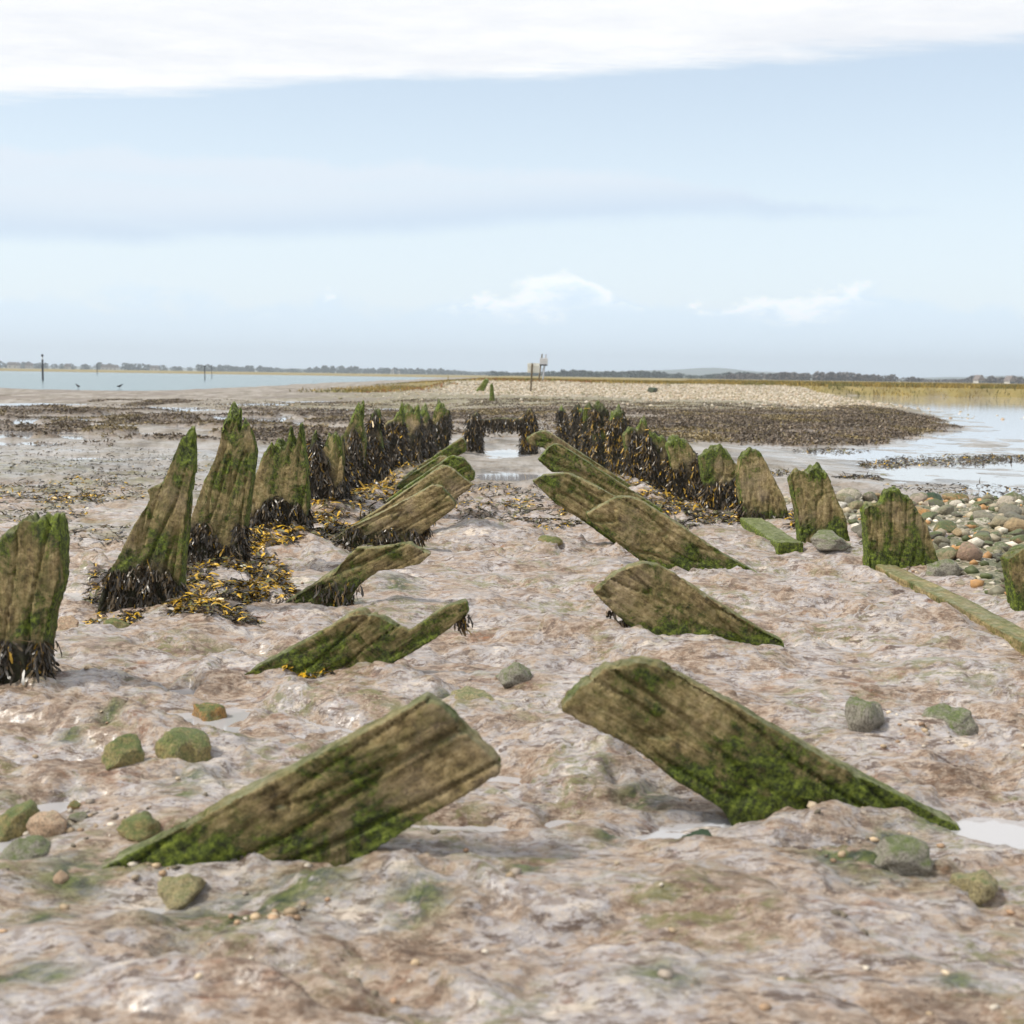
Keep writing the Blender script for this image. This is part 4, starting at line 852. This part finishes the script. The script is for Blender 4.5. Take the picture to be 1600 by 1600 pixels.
    # board tops of the legs stand proud
sign_two()
def marker(label, u, vt, vb, r, banded):
    q = G(u, vb, WL); y = q.y; h = (vb-vt)/F*y
    o = thing('channel_marker', (q.x, y, WL), label, 'marker post', 'marker posts in the channel')
    if banded:
        link('pole', MB().tube((0, 0, -1), (0, 0, h*.80), r, r*.85, 10).mesh('pole'), M_dark, o)
        link('white_band', MB().tube((0, 0, h*.80), (0, 0, h*.91), r*.7, r*.7, 10).mesh('white_band'), M_white, o)
        link('topmark', MB().tube((0, 0, h*.91), (0, 0, h), r*1.05, r*1.05, 10).mesh('topmark'), M_dark, o)
    else:
        link('pole', MB().tube((0, 0, -1), (0, 0, h), r, r*.7, 8).mesh('pole'), M_dark, o)
        link('topmark', MB().tube((0, 0, h*.94), (0, 0, h*1.02), r*1.7, r*1.5, 8).mesh('topmark'), M_dark, o)
marker('thick dark channel post with a white band under its cap, far left', 67, 554, 594, .105, True)
marker('thin faint channel post, second from the left edge', 152, 570, 586, .07, False)
marker('dark channel post, nearer of the pair beyond the tallest left post', 320, 572, 594, .075, False)
marker('thinner channel post, farther of the pair beyond the tallest left post', 331, 571, 591, .055, False)

def bird(label, u, v, face, seed):
    q = G(u, v, -.02); zg = float(gz(q.x, q.y)[0]); zg = max(zg, WL)
    V = [(-.20, 0, .17), (-.10, 0, .18), (0, 0, .19), (.09, 0, .22), (.13, 0, .29), (.17, 0, .31), (.24, 0, .30)]; rad = [.012, .05, .075, .06, .03, .034, .006]
    me = bpy.data.meshes.new('body'); me.from_pydata(V, [(i, i+1) for i in range(6)], []); o2 = bpy.data.objects.new('tmp', me); COL.objects.link(o2)
    m = o2.modifiers.new('s', 'SKIN')
    for i, r in enumerate(rad): me.skin_vertices[0].data[i].radius = (r, r)
    o2.modifiers.new('u', 'SUBSURF').levels = 2
    b = bpy.data.meshes.new_from_object(o2.evaluated_get(bpy.context.evaluated_depsgraph_get())); bpy.data.objects.remove(o2)
    o = thing('wading_bird', (q.x, q.y, zg), label, 'bird', 'birds at the water edge'); o.rotation_euler = (0, 0, face)
    link('body', b, M_dark, o)
    for s in (-.03, .03): link('leg', MB().tube((0, s, 0), (-.01, s, .14), .006, .009, 6).mesh('leg'), M_dark, o)
bird('small dark bird at the water edge, nearer the thick banded post', 122, 607, 2.6, 1)
bird('small dark bird at the water edge, right of the other bird', 187, 607, .4, 2)

# far woods, hills and houses
def wood(label, u0, u1, y, hpx, col, n, dens, seed, bump=None):
    rg = np.random.default_rng(seed); k = y/F
    T, H, W = [], [], []
    for i in range(n):
        u = u0+(u1-u0)*(i+rg.random())/n; e = .45+.55*float(ss(np.array([.5+.9*pn2(np.array([u/95.0]), np.array([seed*3.3]), 2)[0]]), 0, 1)[0])
        if bump: e *= bump(u)
        T.append((AT(u, 590, y).x, y+rg.uniform(0, 60))); H.append(hpx*k*e*rg.uniform(.75, 1.15)); W.append(hpx*k*rg.uniform(.45, .9))
    T = np.array(T); H = np.array(H); W = np.array(W)
    m = dens; N = n*m; r = rg.random((n, m)); a = rg.random((n, m))*6.283; zz = rg.random((n, m))
    prof = np.sqrt(np.clip(1-((zz-.42)/.60)**2, .03, 1))
    X = T[:, :1]+W[:, None]*np.sqrt(r)*np.cos(a)*prof; Y = T[:, 1:]+W[:, None]*np.sqrt(r)*np.sin(a)*prof; Z = .3+H[:, None]*zz
    C = np.stack([X, Y, Z], -1).reshape(-1, 3); s = np.repeat(H, m)*.16*(.5+rg.random(N))
    q1 = rg.normal(size=(N, 3)); q1 /= np.linalg.norm(q1, axis=1)[:, None]; q2 = np.cross(q1, rg.normal(size=(N, 3))); q2 /= np.linalg.norm(q2, axis=1)[:, None]
    V = np.stack([C-q1*s[:, None], C-q2*s[:, None]*.7, C+q1*s[:, None], C+q2*s[:, None]*.7], 1).reshape(-1, 3)
    V[:, 2] = np.maximum(V[:, 2], .1)
    me = mesh_np('far_wood', V, np.arange(N*4).reshape(N, 4), False); cattr(me, 'col', np.repeat(np.array(col)*(.5+1.0*rg.random((N, 1))), 4, 0))
    link('far_wood', me, M_dull, label=label, kind='stuff')
wood('bare grey-brown trees along the horizon at the right', 1150, 1680, 700, 13, (.085, .070, .060), 150, 110, 1)
wood('low dark wood on the horizon right of the signs', 880, 1200, 800, 11, (.050, .062, .045), 90, 110, 2)
wood('dark round-topped wood on the horizon behind the signs', 770, 930, 850, 12, (.045, .060, .045), 46, 110, 3)
wood('long blue-grey tree line on the horizon left of the signs', 330, 790, 1400, 10, (.045, .060, .050), 120, 90, 4)
wood('scattered trees among houses on the far left shore', -60, 340, 1250, 10.5, (.050, .060, .048), 60, 80, 5)
def hills():
    xs = np.linspace(-2600, 2600, 400); h = 6+46*np.clip(fb2(xs/900+3.3, xs*0, 4, 91)+.12, 0, None)*ss(xs, -900, 300)*(1-ss(xs, 1100, 1900))+10*np.exp(-((xs-420)/300)**2)+3*np.abs(fb2(xs/40, xs*0+3, 3, 92))
    rows = [(2900, 0), (3000, .75), (3150, 1), (3500, .6)]
    V = np.concatenate([np.stack([xs, np.full_like(xs, y), h*f], 1) for y, f in rows]); i = np.arange(len(xs)*len(rows)).reshape(len(rows), -1)
    me = mesh_np('hills', V, np.stack([i[:-1, :-1], i[:-1, 1:], i[1:, 1:], i[1:, :-1]], -1).reshape(-1, 4))
    link('hills', me, mat_plain('hill_wood', (0.06, 0.075, 0.05), .9, .3, .02), label='low wooded hills on the skyline', kind='structure')
hills()
M_wall = mat_plain('render_wall', (0.50, 0.48, 0.45), .8, .06, .3); M_roof = mat_plain('slate_roof', (0.16, 0.13, 0.12), .8, .15, .5); M_pane = mat_plain('window_pane', (0.05, 0.06, 0.07), .2, .1, .5)
def house(label, u, y, w, h, d=8, flat=False):
    x = AT(u, 580, y).x; zg = .3; w *= .62; h *= .72
    o = thing('house', (x, y, zg), label, 'house', 'houses on the far shore')
    link('wall', MB().box((0, 0, h/2), (w, d, h)).mesh('wall'), M_wall, o)
    if flat: link('roof', MB().box((0, 0, h+.25), (w+.6, d+.6, .5)).mesh('roof'), M_roof, o)
    else: link('roof', MB().prism([(-w/2-.4, h+.01), (w/2+.4, h+.01), (w/2-1.2, h+2.8), (-w/2+1.2, h+2.8)], -d/2-.4, d/2+.4).mesh('roof'), M_roof, o)
    for i in range(max(2, int(w/3.5))):
        for zf in ([.25, .7] if h > 4 else [.5]):
            link('window', MB().box((-w/2+w*(i+.5)/max(2, int(w/3.5)), -d/2-.02, h*zf), (1.2, .06, 1.2)).mesh('window'), M_pane, o)
house('wide pale house among trees, leftmost on the far shore', 22, 1180, 15, 4.2)
house('white gabled house just left of the thick channel post', 46, 1170, 7, 3.6)
house('white house right of the thick channel post on the far shore', 106, 1190, 6, 3.4)
house('long low pale building on the far shore, above the thin post', 172, 1220, 24, 3.0)
house('small pale house on the far shore, right of the long low building', 242, 1240, 12, 3.0)
house('square pale block rising above the far trees, left of the spit', 613, 1380, 5, 6.5, 6, True)
house('lower pale block beside the square one above the far trees', 623, 1385, 4, 4.5, 6, True)
house('white house in the trees at the right end of the horizon', 1530, 690, 5, 2.6)
house('pale house in the trees at the far right edge of the horizon', 1578, 690, 4, 2.4)

# ------------------------------------------------------------------ haze
HAZE = 0.00034
if HAZE:
    k = bpy.data.materials.new('haze'); k.use_nodes = True; t = k.node_tree; t.nodes.clear()
    pv = t.nodes.new('ShaderNodeVolumePrincipled'); pv.inputs['Color'].default_value = (0.80, 0.90, 1.0, 1); pv.inputs['Density'].default_value = HAZE; pv.inputs['Anisotropy'].default_value = 0.2
    ou = t.nodes.new('ShaderNodeOutputMaterial'); t.links.new(pv.outputs[0], ou.inputs['Volume'])
    me = MB().box((0, 2150, 34), (9000, 5000, 76)).mesh('haze'); link('haze', me, k, label='thin pale haze over the flats', kind='stuff')
